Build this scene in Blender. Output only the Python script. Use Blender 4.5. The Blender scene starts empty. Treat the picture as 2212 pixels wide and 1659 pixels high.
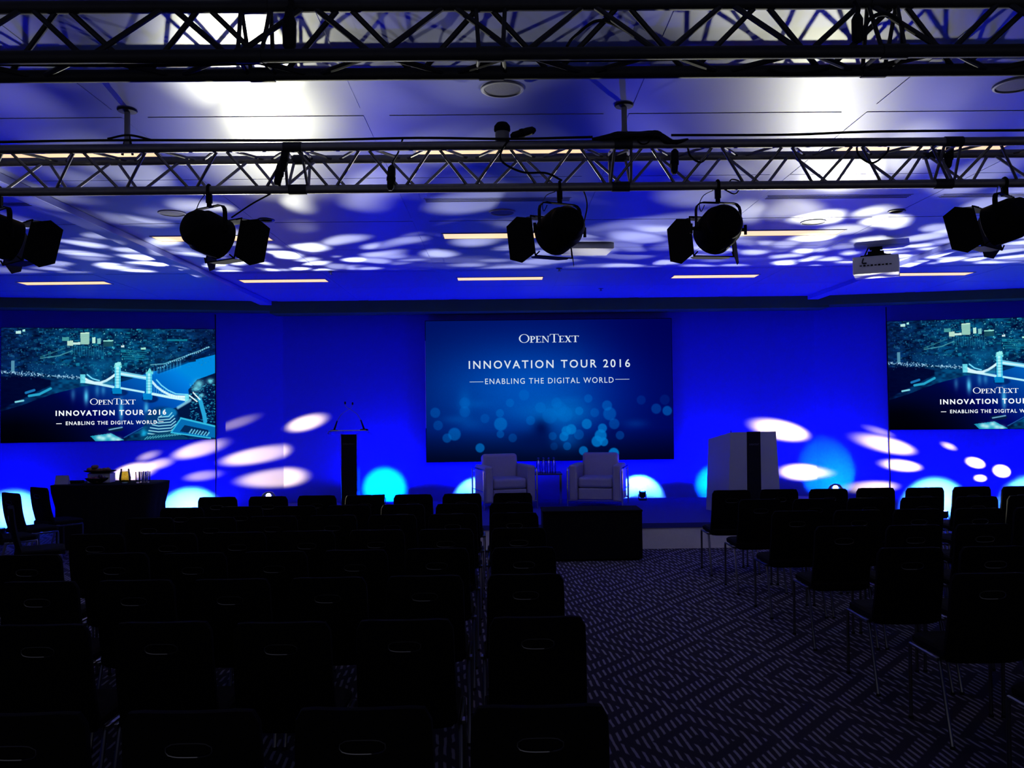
import bpy, bmesh, math, random
import numpy as np
from mathutils import Vector, Matrix, Quaternion

scn = bpy.context.scene
C = scn.collection
R = math.radians
random.seed(7)

# ------------------------------------------------------------------ camera
W_PX, H_PX, F_PX = 2212.0, 1659.0, 1866.0
EYE = Vector((0.0, 0.0, 1.75))
cam_rot = (Matrix.Rotation(R(-0.80), 3, 'Z') @ Matrix.Rotation(R(90 + 1.70), 3, 'X') @ Matrix.Rotation(R(-0.72), 3, 'Z'))
cd = bpy.data.cameras.new('camera')
cam = bpy.data.objects.new('camera', cd)
C.objects.link(cam)
cam.location = EYE
cam.rotation_euler = cam_rot.to_euler()
cd.sensor_width = 36.0
cd.lens = 36.0 * F_PX / W_PX
cd.clip_end = 100
scn.camera = cam

def ray(px, py):
    return cam_rot @ Vector(((px - W_PX / 2) / F_PX, -(py - H_PX / 2) / F_PX, -1.0))
def at(px, py, Y):                       # point on the picture's sight line at depth Y
    d = ray(px, py)
    return EYE + d * (Y / d.y)
def on(px, py, z):                       # point on a horizontal plane
    d = ray(px, py)
    return EYE + d * ((z - EYE.z) / d.z)

# ------------------------------------------------------------------ world, view
scn.view_settings.view_transform = 'Standard'
scn.view_settings.look = 'None'
scn.view_settings.gamma = 1.0
scn.view_settings.use_curve_mapping = False
scn.view_settings.exposure = 0.0
wd = bpy.data.worlds.new('world')
scn.world = wd
wd.use_nodes = True
wd.node_tree.nodes['Background'].inputs[0].default_value = (0.72, 0.72, 0.9, 1)
wd.node_tree.nodes['Background'].inputs[1].default_value = 0.18      # added dim fill entering through the open back of the room

# ------------------------------------------------------------------ lamps
BLUE = (0.0, 0.0025, 1.0)
HOT = (0.10, 0.45, 1.0)

def lamp(name, kind, loc, power, color, aim=None, size=60, blend=0.5, radius=0.05, parent=None):
    l = bpy.data.lights.new(name, kind)
    l.energy = power
    l.color = color
    if kind == 'SPOT':
        l.spot_size = R(size)
        l.spot_blend = blend
    if kind in ('SPOT', 'POINT'):
        l.shadow_soft_size = radius
    o = bpy.data.objects.new(name, l)
    C.objects.link(o)
    if parent is not None:
        o.parent = parent
    o.location = loc
    if aim is not None:
        o.rotation_mode = 'QUATERNION'
        o.rotation_quaternion = Vector(aim).normalized().to_track_quat('-Z', 'Y')
    return o

class NT:                                # small helper for node trees
    def __init__(s, nt):
        s.nt = nt
        s.n = nt.nodes
        s.l = nt.links
    def new(s, t, **kw):
        n = s.n.new(t)
        for k, v in kw.items():
            setattr(n, k, v)
        return n
    def put(s, sock, v):
        if v is None: return
        if isinstance(v, bpy.types.NodeSocket): s.l.new(v, sock)
        else: sock.default_value = v
    def m(s, op, a, b=None, c=None, clamp=False):
        n = s.new('ShaderNodeMath', operation=op, use_clamp=clamp)
        s.put(n.inputs[0], a); s.put(n.inputs[1], b); s.put(n.inputs[2], c)
        return n.outputs[0]
    def vm(s, op, a, b=None):
        n = s.new('ShaderNodeVectorMath', operation=op)
        s.put(n.inputs[0], a); s.put(n.inputs[1], b)
        return n.outputs['Value'] if op in ('DOT_PRODUCT', 'LENGTH') else n.outputs[0]
    def ramp(s, v, a, b, lo=0.0, hi=1.0, smooth=True):
        n = s.new('ShaderNodeMapRange', interpolation_type='SMOOTHSTEP' if smooth else 'LINEAR')
        s.put(n.inputs[0], v)
        n.inputs[1].default_value = a; n.inputs[2].default_value = b
        n.inputs[3].default_value = lo; n.inputs[4].default_value = hi
        return n.outputs[0]

def lamp_tree(l):
    l.data.use_nodes = True
    t = NT(l.data.node_tree)
    t.n.clear()
    out = t.new('ShaderNodeOutputLight')
    em = t.new('ShaderNodeEmission')
    t.l.new(em.outputs[0], out.inputs[0])
    tc = t.new('ShaderNodeTexCoord')
    d = t.vm('NORMALIZE', tc.outputs['Normal'])
    return t, em, d

def pattern_lamp(l, axis, half, scale, seed, strength, core_dir):
    """many round beams thrown through the holes of a patterned wheel"""
    t, em, d = lamp_tree(l)
    no = t.new('ShaderNodeTexNoise')
    no.inputs['Scale'].default_value = 5.0
    no.inputs['Detail'].default_value = 1.0
    t.l.new(t.vm('ADD', d, (seed, 0, 0)), no.inputs['Vector'])
    warp = t.vm('MULTIPLY', t.vm('SUBTRACT', no.outputs['Color'], (.5, .5, .5)), (.16, .16, .16))
    off = t.vm('ADD', t.vm('ADD', d, warp), (seed, seed * 0.37, seed * 0.71))
    vo = t.new('ShaderNodeTexVoronoi', voronoi_dimensions='3D', feature='F1')
    vo.inputs['Scale'].default_value = scale
    vo.inputs['Randomness'].default_value = 1.0
    t.l.new(off, vo.inputs['Vector'])
    cosang = t.vm('DOT_PRODUCT', d, tuple(Vector(axis).normalized()))
    sp = t.ramp(vo.outputs['Distance'], 0.60, 0.24)
    sep = t.new('ShaderNodeSeparateColor')
    t.l.new(vo.outputs['Color'], sep.inputs[0])
    br = t.m('MULTIPLY_ADD', sep.outputs[0], 1.5, 0.12)
    on_ = t.ramp(sep.outputs[1], 0.12, 0.16)
    edge = t.ramp(cosang, math.cos(R(half)), math.cos(R(half - 5)))
    cutoff = t.ramp(t.vm('DOT_PRODUCT', d, (0, -1, -.26)), 0.0, .05)      # cut-off plane added to end the spots short of the wall
    edge = t.m('MULTIPLY', edge, cutoff)
    # the beam is brighter towards its axis
    core = t.ramp(cosang, math.cos(R(half)), 1.0, 0.35, 1.0)
    v = t.m('MULTIPLY', t.m('MULTIPLY', sp, br), t.m('MULTIPLY', edge, core))
    v = t.m('MULTIPLY', v, on_)
    v = t.m('ADD', v, t.m('MULTIPLY', edge, 0.006))
    cb = t.ramp(t.vm('DOT_PRODUCT', d, tuple(Vector(core_dir).normalized())), math.cos(R(11)), math.cos(R(2)), 0.0, .22)  # extra beam added to brighten the ceiling highlight
    v = t.m('ADD', v, cb)
    t.l.new(t.m('MULTIPLY', v, strength), em.inputs['Strength'])
    em.inputs['Color'].default_value = (1, 1, 1, 1)

def beams_lamp(l, beams, strength):
    """one lamp with a handful of separate beams: (direction, angular radius in degrees, brightness)"""
    t, em, d = lamp_tree(l)
    tot = None
    for (v, rad, br) in beams:
        c = t.vm('DOT_PRODUCT', d, tuple(Vector(v).normalized()))
        k = t.ramp(c, math.cos(R(rad * 1.25)), math.cos(R(rad * 0.55)), 0.0, br)
        tot = k if tot is None else t.m('ADD', tot, k)
    t.l.new(t.m('MULTIPLY', tot, strength), em.inputs['Strength'])
    em.inputs['Color'].default_value = (1, 1, 1, 1)

# ------------------------------------------------------------------ materials
_mats = {}
def mat(name, col=(0.5, 0.5, 0.5), rough=0.6, metal=0.0, spec=0.5, var=0.12, scale=14.0, emit=None, estr=1.0):
    if name in _mats: return _mats[name]
    m = bpy.data.materials.new(name)
    m.use_nodes = True
    t = NT(m.node_tree)
    b = t.n['Principled BSDF']
    b.inputs['Roughness'].default_value = rough
    b.inputs['Metallic'].default_value = metal
    b.inputs['Specular IOR Level'].default_value = spec
    if var > 0:
        no = t.new('ShaderNodeTexNoise')
        no.inputs['Scale'].default_value = scale
        tc = t.new('ShaderNodeTexCoord')
        t.l.new(tc.outputs['Object'], no.inputs['Vector'])
        mx = t.new('ShaderNodeMix', data_type='RGBA')
        t.l.new(no.outputs['Fac'], mx.inputs[0])
        mx.inputs[6].default_value = tuple(c * (1 - var) for c in col) + (1,)
        mx.inputs[7].default_value = tuple(min(1, c * (1 + var)) for c in col) + (1,)
        t.l.new(mx.outputs[2], b.inputs['Base Color'])
    else:
        b.inputs['Base Color'].default_value = tuple(col) + (1,)
    if emit is not None:
        b.inputs['Emission Color'].default_value = tuple(emit) + (1,)
        b.inputs['Emission Strength'].default_value = estr
    _mats[name] = m
    return m

def clear_mat(name, tint=(0.9, 0.95, 1.0), gloss=0.12, rough=0.05):
    if name in _mats: return _mats[name]
    m = bpy.data.materials.new(name)
    m.use_nodes = True
    t = NT(m.node_tree)
    t.n.clear()
    out = t.new('ShaderNodeOutputMaterial')
    tr = t.new('ShaderNodeBsdfTransparent')
    tr.inputs[0].default_value = tuple(tint) + (1,)
    gl = t.new('ShaderNodeBsdfGlossy')
    gl.inputs['Roughness'].default_value = rough
    fr = t.new('ShaderNodeFresnel')
    fr.inputs[0].default_value = 1.45
    mx = t.new('ShaderNodeMixShader')
    t.l.new(t.m('ADD', fr.outputs[0], gloss, clamp=True), mx.inputs[0])
    t.l.new(tr.outputs[0], mx.inputs[1]); t.l.new(gl.outputs[0], mx.inputs[2])
    t.l.new(mx.outputs[0], out.inputs[0])
    _mats[name] = m
    return m

def picture_mat(name):
    m = bpy.data.materials.new(name)
    m.use_nodes = True
    t = NT(m.node_tree)
    t.n.clear()
    out = t.new('ShaderNodeOutputMaterial')
    em = t.new('ShaderNodeEmission')
    at_ = t.new('ShaderNodeAttribute', attribute_name='Col')
    t.l.new(at_.outputs['Color'], em.inputs[0])
    t.l.new(em.outputs[0], out.inputs[0])
    return m

M_BLACKFAB = mat('black_fabric', (0.006, 0.006, 0.006), 0.95, spec=0.08, var=0.3, scale=60)
M_CHROME = mat('chrome', (0.62, 0.62, 0.64), 0.22, metal=1.0, var=0.03)
M_DKCHROME = mat('worn_chrome', (0.25, 0.25, 0.26), 0.35, metal=1.0, var=0.1)
M_CHAIRCHROME = mat('chair_leg_chrome', (0.20, 0.20, 0.21), 0.28, metal=1.0, var=0.03)
M_ALU = mat('dull_aluminium', (0.30, 0.29, 0.29), 0.5, metal=0.8, var=0.2, scale=30)
M_ALUDK = mat('dark_aluminium', (0.05, 0.05, 0.055), 0.6, metal=0.6, var=0.2, scale=30)  # darker aluminium tone, near truss and couplers
M_BLACK = mat('black_paint', (0.008, 0.008, 0.008), 0.75, spec=0.08, var=0.2)
M_RUBBER = mat('black_rubber', (0.006, 0.006, 0.007), 0.7, spec=0.3, var=0.2)
M_WALL = mat('wall_blue_light_tint', (0.055, 0.07, 0.62), 0.8, spec=0.25, var=0.02, scale=3)  # blue of the uplighters is put into the wall's base colour
M_HEADER = mat('shaded_header_board', (0.12, 0.26, 0.05), 0.7, spec=.2, var=0.12, scale=6)  # blue kept low in the colour, as if the blue light missed it
M_DECK = mat('stage_carpet', (0.035, 0.04, 0.30), 0.95, spec=0.1, var=0.15, scale=80)  # blue light on the deck is put into its base colour
M_SKIRT = mat('stage_skirt_cloth', (0.78, 0.75, 0.72), 0.9, spec=0.1, var=0.06, scale=40)
M_LEATHER = mat('pale_leather', (0.34, 0.335, 0.37), 0.5, var=0.08, scale=40)
M_WHITE = mat('white_laminate', (0.36, 0.36, 0.36), 0.5, var=0.03)
M_PROJ = mat('projector_plastic', (0.42, 0.41, 0.43), 0.5, var=0.05)
M_GLASSY = clear_mat('clear_acrylic', (0.92, 0.95, 1.0), 0.05, 0.08)
M_GLASS = clear_mat('clear_glass', (0.96, 0.97, 1.0), 0.10, 0.06)
M_CLOTH = mat('black_table_cloth', (0.007, 0.007, 0.008), 0.95, spec=0.08, var=0.3, scale=50)
M_STRIP = mat('warm_diffuser', (0.1, 0.08, 0.05), 0.6, var=0, emit=(1.0, 0.64, 0.34), estr=1.25)

# ceiling: satin metal panels, blue light mixed into their base colour
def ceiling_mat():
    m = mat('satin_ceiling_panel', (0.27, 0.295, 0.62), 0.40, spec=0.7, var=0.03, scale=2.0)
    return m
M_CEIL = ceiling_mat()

def carpet_mat():
    m = bpy.data.materials.new('patterned_carpet')
    m.use_nodes = True
    t = NT(m.node_tree)
    b = t.n['Principled BSDF']
    b.inputs['Roughness'].default_value = 0.95
    b.inputs['Specular IOR Level'].default_value = 0.08
    tc = t.new('ShaderNodeTexCoord')
    sp = t.new('ShaderNodeSeparateXYZ')
    t.l.new(tc.outputs['Object'], sp.inputs[0])
    x, y = sp.outputs[0], sp.outputs[1]
    # concentric lozenges
    u = t.m('PINGPONG', t.m('DIVIDE', t.m('SUBTRACT', x, 0.58), 0.90), 0.5)
    v = t.m('PINGPONG', t.m('DIVIDE', t.m('ADD', y, 0.15), 1.05), 0.5)
    band = t.m('FRACT', t.m('ADD', t.m('MULTIPLY', t.m('ADD', u, v), 5.0), .35))
    gate = t.m('MULTIPLY', t.ramp(band, 0.30, 0.42), t.ramp(band, 0.98, 0.88))
    # short dashes laid one way
    no = t.new('ShaderNodeTexNoise')
    no.inputs['Scale'].default_value = 9.0
    t.l.new(tc.outputs['Object'], no.inputs['Vector'])
    xx = t.m('ADD', t.m('ADD', x, t.m('MULTIPLY', y, .06)), t.m('MULTIPLY', no.outputs['Fac'], 0.014))
    line = t.m('FRACT', t.m('DIVIDE', xx, 0.042))
    dash = t.m('MULTIPLY', t.ramp(line, 0.10, 0.22), t.ramp(line, 0.58, 0.46))
    v = t.m('MULTIPLY', gate, dash)
    mx = t.new('ShaderNodeMix', data_type='RGBA')
    t.l.new(v, mx.inputs[0])
    mx.inputs[6].default_value = (0.030, 0.027, 0.038, 1)
    mx.inputs[7].default_value = (0.27, 0.26, 0.29, 1)
    t.l.new(mx.outputs[2], b.inputs['Base Color'])
    return m
M_CARPET = carpet_mat()

# ------------------------------------------------------------------ mesh helpers
class MB:
    def __init__(s):
        s.v = []
        s.f = []
    def add(s, vs, fs):
        o = len(s.v)
        s.v += [tuple(p) for p in vs]
        s.f += [tuple(i + o for i in q) for q in fs]
        return s
    def box(s, c, d, rot=None):
        c = Vector(c)
        vs = []
        for z in (-.5, .5):
            for (x, y) in ((-.5, -.5), (.5, -.5), (.5, .5), (-.5, .5)):
                p = Vector((x * d[0], y * d[1], z * d[2]))
                if rot is not None: p = rot @ p
                vs.append(c + p)
        return s.add(vs, [(3, 2, 1, 0), (4, 5, 6, 7), (0, 1, 5, 4), (1, 2, 6, 5), (2, 3, 7, 6), (3, 0, 4, 7)])
    def cyl(s, a, b, r0, r1=None, n=12, cap=True):
        a, b = Vector(a), Vector(b)
        r1 = r0 if r1 is None else r1
        q = (b - a).normalized().to_track_quat('Z', 'Y')
        vs = []
        for (p, r) in ((a, r0), (b, r1)):
            for i in range(n):
                t = 2 * math.pi * i / n
                vs.append(p + q @ Vector((r * math.cos(t), r * math.sin(t), 0)))
        fs = [(i, (i + 1) % n, n + (i + 1) % n, n + i) for i in range(n)]
        if cap: fs += [tuple(range(n - 1, -1, -1)), tuple(range(n, 2 * n))]
        return s.add(vs, fs)
    def tube(s, pts, r, n=8, closed=False):
        pts = [Vector(p) for p in pts]
        k = len(pts)
        vs, fs = [], []
        up = None
        for i, p in enumerate(pts):
            if closed: d = pts[(i + 1) % k] - pts[i - 1]
            else: d = pts[min(i + 1, k - 1)] - pts[max(i - 1, 0)]
            if d.length < 1e-9: d = Vector((0, 0, 1))
            d.normalize()
            if up is None:
                up = Vector((0, 0, 1)) if abs(d.z) < .9 else Vector((1, 0, 0))
            a = up - d * up.dot(d)
            if a.length < 1e-6: a = d.orthogonal()
            a.normalize(); up = a
            b = d.cross(a)
            for j in range(n):
                t = 2 * math.pi * j / n
                vs.append(p + a * (r * math.cos(t)) + b * (r * math.sin(t)))
        for i in range(k if closed else k - 1):
            for j in range(n):
                i2 = (i + 1) % k
                fs.append((i * n + j, i2 * n + j, i2 * n + (j + 1) % n, i * n + (j + 1) % n))
        if not closed:
            fs += [tuple(range(n)), tuple(range((k - 1) * n + n - 1, (k - 1) * n - 1, -1))]
        return s.add(vs, fs)
    def lathe(s, prof, n=24, mtx=None, cap=True):
        vs, fs = [], []
        for (r, z) in prof:
            for i in range(n):
                t = 2 * math.pi * i / n
                p = Vector((r * math.cos(t), r * math.sin(t), z))
                vs.append(mtx @ p if mtx is not None else p)
        for k in range(len(prof) - 1):
            for i in range(n):
                fs.append((k * n + i, k * n + (i + 1) % n, (k + 1) * n + (i + 1) % n, (k + 1) * n + i))
        if cap:
            fs += [tuple(range(n - 1, -1, -1)), tuple(range((len(prof) - 1) * n, len(prof) * n))]
        return s.add(vs, fs)
    def prism(s, poly, fn0, fn1):
        n = len(poly)
        vs = [fn0(*p) for p in poly] + [fn1(*p) for p in poly]
        fs = [tuple(range(n - 1, -1, -1)), tuple(range(n, 2 * n))]
        fs += [(i, (i + 1) % n, n + (i + 1) % n, n + i) for i in range(n)]
        return s.add(vs, fs)
    def ball(s, c, r, n=14, m=9, sq=(1, 1, 1)):
        c = Vector(c)
        prof = [(r * math.sin(math.pi * k / m), -r * math.cos(math.pi * k / m)) for k in range(m + 1)]
        prof[0] = (r * .02, -r); prof[-1] = (r * .02, r)
        mt = Matrix.Translation(c) @ Matrix.Diagonal((sq[0], sq[1], sq[2], 1))
        return s.lathe(prof, n, mt)
    def build(s, name, m, parent=None, smooth=False, bevel=0.0, seg=2):
        me = bpy.data.meshes.new(name)
        me.from_pydata(s.v, [], s.f)
        bm = bmesh.new(); bm.from_mesh(me)
        bmesh.ops.recalc_face_normals(bm, faces=bm.faces)
        bm.to_mesh(me); bm.free()
        me.materials.append(m)
        if smooth:
            me.polygons.foreach_set('use_smooth', [True] * len(me.polygons))
            me.set_sharp_from_angle(angle=R(40))
        o = bpy.data.objects.new(name, me)
        C.objects.link(o)
        if parent is not None: o.parent = parent
        if bevel > 0:
            b = o.modifiers.new('bevel', 'BEVEL')
            b.width = bevel; b.segments = seg; b.limit_method = 'ANGLE'; b.angle_limit = R(40)
        return o

def tag(o, label, cat, group=None, kind=None):
    o['label'] = label
    o['category'] = cat
    if group: o['group'] = group
    if kind: o['kind'] = kind
    return o
def thing(name, label, cat, loc=(0, 0, 0), rz=0.0, group=None):
    o = bpy.data.objects.new(name, None)
    o.empty_display_size = 0.1
    C.objects.link(o)
    o.location = loc
    o.rotation_euler = (0, 0, rz)
    return tag(o, label, cat, group)
def structure(o):
    o['kind'] = 'structure'
    return o
def copy_thing(src, loc, rz, label, group=None):
    kids = [c for c in src.children if c.type != 'LIGHT']
    r = src.copy(); C.objects.link(r)
    r.location = loc
    r.rotation_euler = (0, 0, rz)
    r['label'] = label
    if group: r['group'] = group
    for ch in kids:
        c = ch.copy(); C.objects.link(c); c.parent = r
        for g in ch.children:
            d = g.copy(); C.objects.link(d); d.parent = c
    return r
def arc_pts(pts, n=12):                  # smooth curve through points
    pts = [Vector(p) for p in pts]
    P = [pts[0] * 2 - pts[1]] + pts + [pts[-1] * 2 - pts[-2]]
    out = []
    for i in range(1, len(P) - 2):
        for k in range(n):
            t = k / n
            a, b, c, d = P[i - 1], P[i], P[i + 1], P[i + 2]
            out.append(0.5 * ((2 * b) + (c - a) * t + (2 * a - 5 * b + 4 * c - d) * t * t + (3 * b - a - 3 * c + d) * t ** 3))
    out.append(pts[-1])
    return out

# ================================================================== ROOM
HC = 3.47
XL, XR = -3.45, 5.06            # corners of the flat middle of the back wall
YB = 13.8
SPL = R(12)
structure(MB().box((0.8, 4.9, -0.05), (21, 18.6, 0.1)).build('floor', M_CARPET))

# ceiling of square panels parted by shallow channels
cm = MB()
cm.box((0.8, 4.75, HC + 0.053), (21, 18.7, 0.1))
xs = [0.7 + 1.4 * k for k in range(-8, 8)]
ys = [4.93 + 1.41 * k for k in range(-7, 7)]
xb = [-9.7] + [x for x in xs if -9.6 < x < 11.2] + [11.3]
yb = [-4.6] + [y for y in ys if -4.5 < y < 13.3] + [13.42]
for i in range(len(xb) - 1):
    for j in range(len(yb) - 1):
        g0 = 0.065 if (abs(((yb[j] - 4.93) / 2.82) % 1) < .01 or abs(((yb[j] - 4.93) / 2.82) % 1) > .99) else 0.006
        g1 = 0.065 if (abs(((yb[j + 1] - 4.93) / 2.82) % 1) < .01 or abs(((yb[j + 1] - 4.93) / 2.82) % 1) > .99) else 0.006
        x0, x1 = xb[i] + .075, xb[i + 1] - .075
        y0, y1 = yb[j] + g0, yb[j + 1] - g1
        cm.box(((x0 + x1) / 2, (y0 + y1) / 2, HC + 0.0025), (x1 - x0, y1 - y0, 0.005))
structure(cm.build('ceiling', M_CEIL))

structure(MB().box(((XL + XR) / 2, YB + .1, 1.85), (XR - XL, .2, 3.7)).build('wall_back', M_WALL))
def wing(x0, sgn, length, y0, y1, z0, z1, name, m):
    """a wall panel folding forward by the splay angle, from corner x0 outwards; thickness y0..y1 behind the line"""
    ca, sa = math.cos(SPL), math.sin(SPL)
    def p(t, d, z): return (x0 + sgn * (t * ca + 0) + sgn * d * sa * 1.0, YB - t * sa + d * ca, z)
    vs = [p(0, y0, z0), p(length, y0, z0), p(length, y1, z0), p(0, y1, z0), p(0, y0, z1), p(length, y0, z1), p(length, y1, z1), p(0, y1, z1)]
    return MB().add(vs, [(3, 2, 1, 0), (4, 5, 6, 7), (0, 1, 5, 4), (1, 2, 6, 5), (2, 3, 7, 6), (3, 0, 4, 7)]).build(name, m)
def wing_point(x0, sgn, t, z, d=0.0):
    ca, sa = math.cos(SPL), math.sin(SPL)
    return Vector((x0 + sgn * t * ca + sgn * d * sa, YB - t * sa + d * ca, z))
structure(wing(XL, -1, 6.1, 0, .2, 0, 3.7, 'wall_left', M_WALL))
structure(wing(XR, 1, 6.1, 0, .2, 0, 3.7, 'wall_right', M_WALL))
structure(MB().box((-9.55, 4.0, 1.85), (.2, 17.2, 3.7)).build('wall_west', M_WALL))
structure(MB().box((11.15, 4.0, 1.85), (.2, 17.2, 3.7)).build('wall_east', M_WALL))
# header boards between ceiling and wall
hb = MB()
hb.box(((XL + XR) / 2, 13.44, 3.40), (XR - XL + .2, .10, .23))
hb.box(((XL + XR) / 2, 13.64, 3.31), (XR - XL + .2, .40, .05))
structure(hb.build('trim_1', M_HEADER, bevel=.004))
structure(wing(XL - .02, -1, 6.1, -.42, 0, 3.325, 3.52, 'trim_2', M_HEADER))
structure(wing(XR + .02, 1, 6.1, -.42, 0, 3.325, 3.52, 'trim_3', M_HEADER))

for n_, bx_ in ((6, -3.6), (7, 4.9)):
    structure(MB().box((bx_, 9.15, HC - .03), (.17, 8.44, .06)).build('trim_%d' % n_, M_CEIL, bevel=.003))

# seams where the projection panels begin
def wing_t(px, x0, sgn, py=950):
    best = None
    for k in range(0, 6001):
        t = k / 1000
        q = wing_point(x0, sgn, t, 1.0, 0)
        d = ray(px, py)
        e = abs(d.x / d.y * q.y - q.x)
        if best is None or e < best[0]: best = (e, t)
    return best[1]
TL = wing_t(467, XL, -1)
TR = wing_t(1920, XR, 1)
structure(wing(XL - TL * math.cos(SPL), -1, .012, -.004, .004, 0, 3.3, 'trim_4', M_BLACK)).location = (0, TL * 0 - TL * math.sin(SPL), 0)
structure(wing(XR + TR * math.cos(SPL), 1, .012, -.004, .004, 0, 3.3, 'trim_5', M_BLACK)).location = (0, -TR * math.sin(SPL), 0)

# ================================================================== STAGE
ST = 0.32
st = thing('stage_platform', 'low stage with pale cloth skirt running along the back wall', 'stage', (0.8, 12.25, 0))
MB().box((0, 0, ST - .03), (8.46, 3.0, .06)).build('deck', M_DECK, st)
MB().box((0, -1.48, (ST - .06) / 2), (8.42, .02, ST - .06)).build('skirt', M_SKIRT, st)
MB().box((0, .01, (ST - .06) / 2), (8.4, 2.9, ST - .07)).build('riser', M_BLACK, st)

# ================================================================== UPLIGHTERS
def uplighter(x, y, z0, turn, label, wash=60, hot=25, hotsize=70, tilt=0.55, off=0.40, cyan=HOT):
    """small floor LED can; turn = rotation of the wall behind it (0 = flat wall)"""
    r = thing('uplighter', label, 'stage light', (x, y, z0), turn, 'blue uplighters along the back wall')
    r.scale = (.72, .72, .72)
    MB().box((0, 0, .012), (.16, .16, .024)).build('base', M_BLACK, r, bevel=.004)
    yk = MB()
    yk.tube([(-.085, 0, .02), (-.085, 0, .13)], .008, 6)
    yk.tube([(.085, 0, .02), (.085, 0, .13)], .008, 6)
    yk.build('yoke', M_BLACK, r)
    ax = Vector((0, tilt, 1)).normalized()
    q = ax.to_track_quat('Z', 'Y').to_matrix().to_4x4()
    mt = Matrix.Translation((0, 0, .125)) @ q
    MB().lathe([(.045, -.075), (.07, -.05), (.075, .07), (.06, .075), (.058, .055)], 20, mt).build('housing', M_BLACK, r, smooth=True)
    MB().lathe([(.005, .060), (.056, .060), (.056, .066), (.005, .067)], 20, mt).build('lens', mat('blue_lens', (.02, .05, .3), .3, var=0, emit=(0.0, .05, 1.0), estr=2.0), r, smooth=True)
    src = Vector((0, 0, .125)) + ax * .085
    lamp('wash_lamp', 'SPOT', src, wash * .30, BLUE, (0, .02, 1), 174, .25, .05, r)
    if hot: lamp('spot_lamp', 'SPOT', src, hot * 22, cyan, (0, 1, tilt), hotsize, .25, .03, r)
    return r

def foot(px, py, Y, z0):
    p = at(px, py, Y)
    return p.x, p.y
LBL = 'small blue floor light '
for (px, words, wash, hot, hs, ti, cy) in (
        (824, 'beside the clear lectern', 600, 24, 92, .05, (0.0, .35, 1.0)),
        (1030, 'hidden behind the armchair nearer the clear lectern', 600, 45, 92, -.30, HOT),
        (1388, 'behind the armchair nearer the white lectern', 600, 90, 92, -.30, HOT),
        (1560, 'behind the white lectern', 600, 14, 88, .05, (0.0, .35, 1.0)),
        (1812, 'between the white lectern and the projected bridge picture', 600, 9, 90, .30, (0.0, .35, 1.0))):
    x, y = foot(px, 1080, YB - .36, 0)
    if x > XR: y = YB - .5
    uplighter(x, y, ST, 0.0, LBL + words, wash, hot, hs, ti, cyan=cy)
for (sgn, x0, t, words, wash, hot, ti) in (
        (-1, XL, 1.40, 'at the end of the buffet table', 450, 90, .05),
        (-1, XL, 3.9, 'behind the angled chairs by the buffet table', 550, 60, .1),
        (1, XR, 1.75, 'under the projected bridge picture past the white lectern', 450, 90, .05),
        (1, XR, 3.15, 'at the outer end of the chair rows past the white lectern', 550, 60, .1)):
    p = wing_point(x0, sgn, t, 0, -.47)
    uplighter(p.x, p.y, 0.0 if sgn < 0 or t > 1e9 else 0.0, -sgn * -SPL if False else (SPL if sgn < 0 else -SPL), LBL + words, wash, hot, 98, ti - .12)

# ================================================================== PATTERN LIGHTS
def globe_light(p, label, axis, seed, core):
    r = thing('effect_light', label, 'stage light', p, 0, 'globe effect lights on the stage edge')
    MB().box((0, 0, -.02), (.26, .2, .18)).build('base', M_BLACK, r, bevel=.008)
    for s in (-1, 1): MB().box((s * .13, 0, .14), (.025, .07, .16)).build('arm', M_BLACK, r, bevel=.004)
    MB().lathe([(.02, .1), (.09, .12), (.112, .18), (.112, .21), (.10, .215)], 28).build('housing', M_BLACK, r, smooth=True)
    MB().lathe([(.098, .205)] + [(.098 * math.cos(R(a_)), .205 + .098 * math.sin(R(a_))) for a_ in (15, 30, 45, 60, 75)] + [(.004, .303)], 28).build('dome', clear_mat('dome_glass', (.75, .85, 1.0), .10, .1), r, smooth=True)
    MB().ball((0, 0, .245), .035, 14, 8).build('bulb', mat('white_bulb', (.8, .8, .8), .4, var=0, emit=(1, 1, 1), estr=9), r, smooth=True)
    l = lamp('pattern_lamp', 'POINT', (0, 0, .34), 1.0, (1.0, 1.0, 0.74), None, radius=.02, parent=r)
    l.data.shadow_soft_size = .03
    pattern_lamp(l, axis, 66, 9.6, seed, 1.0, core)
    l.data.energy = 2400
    return r
PL = at(580, 1072, 11.25); PR = at(1805, 1056, 11.25)
globe_light((PL.x, PL.y, ST + .11), 'round effect light with glowing dome on the stage beside the clear lectern', (0.03, -.55, .85), 3.1, (2.0, -6.6, 2.70))
globe_light((PR.x, PR.y, ST + .11), 'round effect light with glowing dome on the stage past the white lectern', (0.0, -.55, .85), 8.4, (-2.45, -6.6, 2.70))

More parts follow.
